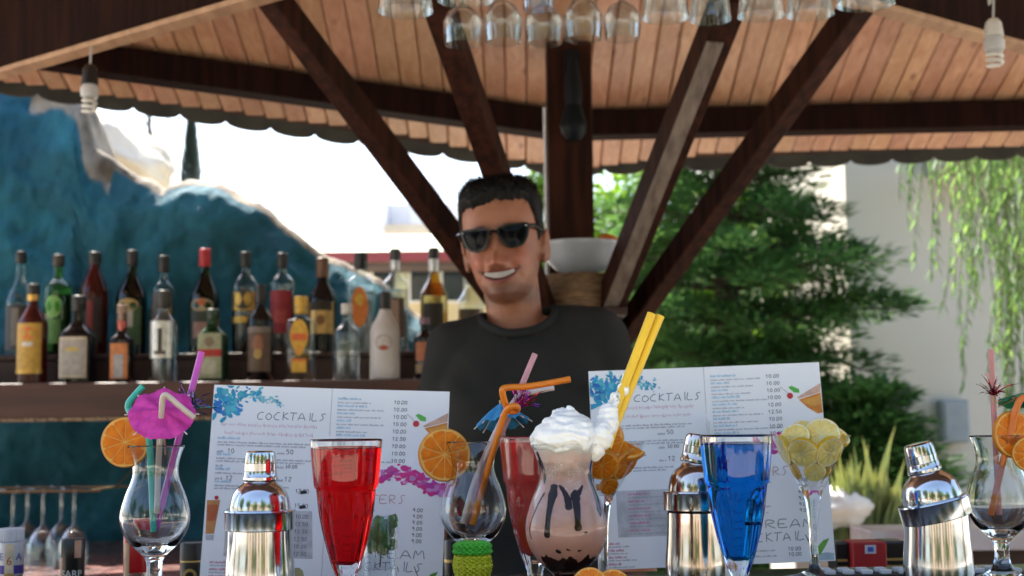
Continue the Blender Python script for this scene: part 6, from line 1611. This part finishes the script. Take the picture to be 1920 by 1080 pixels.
# teeth
b = MB(); vs = []; n_ = 18
for i in range(n_ + 1):
    x = lerp(-.0300, .0300, i / n_); zt = zmouth(x) - FS + hmouth(x) * 1.05; zb3 = zmouth(x) - FS - hmouth(x) * .55
    y = front_y(x, zmouth(x) - FS, False) + .0022 - .0005 * abs(math.sin(i * 1.57))
    for zz in (zt, (zt + zb3) / 2, zb3): vs.append(HM @ Vector((x, y - (.0012 if zz == (zt + zb3) / 2 else 0), zz)))
b.add(vs, [(i * 3 + j, (i + 1) * 3 + j, (i + 1) * 3 + j + 1, i * 3 + j + 1) for i in range(n_) for j in range(2)])
b.build('teeth', pm('teeth_enamel', (.46, .40, .34), .3, scale=60, spec=.2), man, ang=180)
# hair
def hairline(ph):
    return interp([(0, .068), (.45, .062), (.75, .066), (1.0, .050), (1.18, .015), (1.32, -.018), (1.45, -.012), (1.6, .006), (1.85, -.02), (2.3, -.055), (3.15, -.065)], ph)[0]
b = MB(); vs = []; NZ2, NA2 = 70, 140
def hair_pt(t, z):
    p = head_pt(t, min(z, .1179)); ph = abs(math.atan2(p.x, -p.y)); left = p.x < 0
    zh = hairline(ph) - (.006 if left and ph < .9 else 0) + .005 * mnoise.noise(Vector((t * 9, 1, 0))) + .006 * mnoise.noise(Vector((t * 34, 4, 0)))
    k_ = max(0, min(1, (z - zh) / .016)); k_ = k_ * k_ * (3 - 2 * k_)
    thick = lerp(.0050, .0140, max(0, min(1, (z - .03) / .07))) + (.004 if ph < .8 and z > .06 else 0)
    thick *= 1 + .35 * fract(Vector((p.x * 60, p.y * 60, z * 25)), 1, 2, 3)
    a, f, bk = hring(min(z, .117)); n_ = Vector((p.x / max(a, .02) ** 2, p.y / ((f if p.y < 0 else bk) or .02) ** 2, max(0, z - .0) / .085 ** 2))
    n_ = n_.normalized() if n_.length > 1e-6 else Vector((0, 0, 1))
    return p + n_ * (thick * k_ - .005 * (1 - k_))
zs_ = [lerp(-.08, .118, 1 - (1 - i / NZ2) ** 1.25) for i in range(NZ2 + 1)]
for z in zs_:
    for k_ in range(NA2): vs.append(HM @ hair_pt(2 * math.pi * k_ / NA2, z))
fs = [(i * NA2 + k_, i * NA2 + (k_ + 1) % NA2, (i + 1) * NA2 + (k_ + 1) % NA2, (i + 1) * NA2 + k_) for i in range(NZ2) for k_ in range(NA2)] + [tuple(NZ2 * NA2 + k_ for k_ in range(NA2))]
b.add(vs, fs)
random.seed(17)
for _ in range(9000):
    t = random.uniform(0, 6.2832); z = random.uniform(-.04, .1175); p0 = head_pt(t, z); ph = abs(math.atan2(p0.x, -p0.y))
    if z < hairline(ph) + random.uniform(-.003, .006): continue
    p = hair_pt(t, z); a, f, bk = hring(min(z, .117))
    nr = Vector((p0.x / max(a, .02) ** 2, p0.y / (f if p0.y < 0 else bk) ** 2, max(0, z) / .085 ** 2)).normalized()
    top_ = max(0, min(1, (z - .05) / .05)); d_ = (nr * (.25 + .35 * top_) + Vector((random.uniform(-.5, .5), -.55 * top_ + random.uniform(-.3, .3), -.9 * (1 - top_) + random.uniform(-.1, .3)))).normalized()
    q0 = HM @ (p - nr * .003); dd = (HM.to_3x3() @ d_).normalized(); blade(b, q0, dd, random.uniform(.009, .019) * (.6 + .6 * top_), .0014)
b.build('hair', pm('black_hair', (.006, .005, .004), .6, col2=(.010, .008, .007), scale=90, spec=.2), man, ang=180)
# t-shirt
b = MB(); loft(b, torso(.006))
for s0, e0 in ((SHL, ELL), (SHR, ELR)):
    ins = Vector((XB, YB + .01, 1.475)); b.tube([ins, s0], [.058, .060], 20); b.ell(s0, (.061, .064, .062), 20, 14)
    b.tube([s0, s0.lerp(e0, .4), s0.lerp(e0, .82)], [.060, .063, .064], 22)
sh_o = b.build('t_shirt', pm('dark_grey_jersey', (.036, .036, .032), .95, col2=(.028, .028, .026), scale=9, bump=.25, bscale=420, bdist=.0005, spec=.08), man)
remesh(sh_o, .0065, 10, .5)
bmx = bmesh.new(); bmx.from_mesh(sh_o.data)
ML = Vector((XB, YB, .005)); kill = []
nkx, nky = XN + .004, YB - .006
for v in bmx.verts:
    w_ = v.co + ML
    pl = 1.489 + .30 * (w_.y - (nky - .07)) + .10 * (w_.x - nkx)
    if math.hypot((w_.x - nkx) / .070, (w_.y - nky) / .074) < 1.0 and w_.z > pl - .02: kill.append(v); continue
    if w_.z < .90: kill.append(v); continue
    for s0, e0, sg in ((SHL, ELL, -1), (SHR, ELR, 1)):
        if (w_.x - XB) * sg > .10 and (w_ - s0).dot((e0 - s0).normalized()) > (e0 - s0).length * .80 and (w_ - s0.lerp(e0, .8)).length < .09: kill.append(v); break
bmesh.ops.delete(bmx, geom=kill, context='VERTS')
for v in bmx.verts:      # folds of the jersey
    w_ = v.co + ML; n_ = v.normal
    f = .0065 * mnoise.noise(Vector((w_.x * 9 + w_.z * 6, w_.y * 9, w_.z * 5))) + .0060 * math.sin(26 * (w_.z - abs(w_.x - XB) * 1.2) + 5 * mnoise.noise(w_ * 5)) * max(0, min(1, (1.40 - w_.z) / .15)) * .8
    f += .0075 * max(0, 1 - (w_ - Vector((XB + (.11 if w_.x > XB else -.11), YB - .10, 1.36))).length / .08) * math.sin(70 * (w_.z + (w_.x - XB) * .6))
    v.co = v.co + n_ * f
bmx.to_mesh(sh_o.data); bmx.free(); sh_o.data.update()
pts = []
for i in range(49):
    a_ = 2 * math.pi * i / 48; x = nkx + .0725 * math.cos(a_); y = nky + .0765 * math.sin(a_); pts.append((x, y, 1.486 + .30 * (y - (nky - .07)) + .10 * (x - nkx)))
# collar follows the shirt: drop each point on to the nearest shirt vertex ring
from mathutils.kdtree import KDTree
kd = KDTree(len(sh_o.data.vertices))
for i, v in enumerate(sh_o.data.vertices): kd.insert(v.co + ML, i)
kd.balance(); cp = []
for p in pts[:-1]:
    co, _, _ = kd.find(Vector(p)); cp.append(co.lerp(Vector(p), .35))
for _ in range(4): cp = [(cp[i - 1] + cp[i] * 2 + cp[(i + 1) % 48]) / 4 for i in range(48)]
MB().tube(cp + [cp[0]], .0090, 10, caps=False).build('collar', bpy.data.materials['dark_grey_jersey'], man)
# sunglasses
M_lens = pm('black_lens', (.003, .003, .004), .08, scale=30, spec=.10)
M_frame = pm('glossy_black_frame', (.010, .010, .010), .2, scale=30, spec=.3)
sg_c = HM @ Vector((0, -.100, .018))
sgl = thing('sunglasses', 'black wayfarer style sunglasses on the bartender face', 'sunglasses', sg_c)
def gpt(x, z, dy=0.): return HM @ Vector((x, -.1000 + 5.2 * x * x + dy - .06 * (z - .018), z - FS + .002))
def outline(sx, grow=0.):
    base = [(.0075, .030), (.014, .0345), (.035, .0370), (.055, .0395), (.0640, .0385), (.0640, .030), (.0600, .014), (.052, .001), (.040, -.0045), (.026, -.0040), (.016, .004), (.0095, .018)]
    cxm = sum(p[0] for p in base) / 12; czm = sum(p[1] for p in base) / 12; o = []
    sp = smooth_path([Vector((a, 0, c_)) for a, c_ in base + [base[0]]], 3)[:-1]
    for p in sp:
        d_ = Vector((p.x - cxm, 0, p.z - czm)); d_ = d_.normalized() * grow; o.append(((p.x + d_.x) * sx, p.z + d_.z))
    return o
for sx in (-1, 1):
    inn, out_ = outline(sx, -.0035), outline(sx, .0012); n_ = len(inn)
    b = MB(); cx_ = sum(p[0] for p in inn) / n_; cz_ = sum(p[1] for p in inn) / n_
    b.add([gpt(x, z, -.0003) for x, z in inn] + [gpt(lerp(x, cx_, .5), lerp(z, cz_, .5), -.0018) for x, z in inn] + [gpt(cx_, cz_, -.0024)], [(i, (i + 1) % n_, n_ + (i + 1) % n_, n_ + i) for i in range(n_)] + [(n_ + i, n_ + (i + 1) % n_, 2 * n_) for i in range(n_)]); b.build('lens', M_lens, sgl, ang=180)
    b = MB(); vs = [gpt(x, z, -.0030) for x, z in inn] + [gpt(x, z, -.0030) for x, z in out_] + [gpt(x, z, .0022) for x, z in inn] + [gpt(x, z, .0022) for x, z in out_]
    fs = []
    for i in range(n_):
        j = (i + 1) % n_; fs += [(i, j, n_ + j, n_ + i), (n_ + i, n_ + j, 3 * n_ + j, 3 * n_ + i), (2 * n_ + j, 2 * n_ + i, 3 * n_ + i, 3 * n_ + j), (j, i, 2 * n_ + i, 2 * n_ + j)]
    b.add(vs, fs); b.build('rim', M_frame, sgl, ang=40)
    b = MB(); b.tube([gpt(.0635 * sx, .0345, .001), HM @ Vector((.0735 * sx, -.066, .016)), HM @ Vector((.0782 * sx, -.02, .014)), HM @ Vector((.0800 * sx, .018, .012)), HM @ Vector((.079 * sx, .036, -.004))], [.0042, .0040, .0032, .003, .0028], 8); b.build('temple', M_frame, sgl)
    MB().ell(gpt(.061 * sx, .0345, -.0035), (.0026, .0012, .0014), 8, 6).build('rivet', cm((.7, .7, .7), .2, 1.), sgl)
b = MB().tube([gpt(-.0085, .026, -.0005), gpt(0, .0295, -.0015), gpt(.0085, .026, -.0005)], [.0034, .0030, .0034], 8); b.build('bridge', M_frame, sgl)
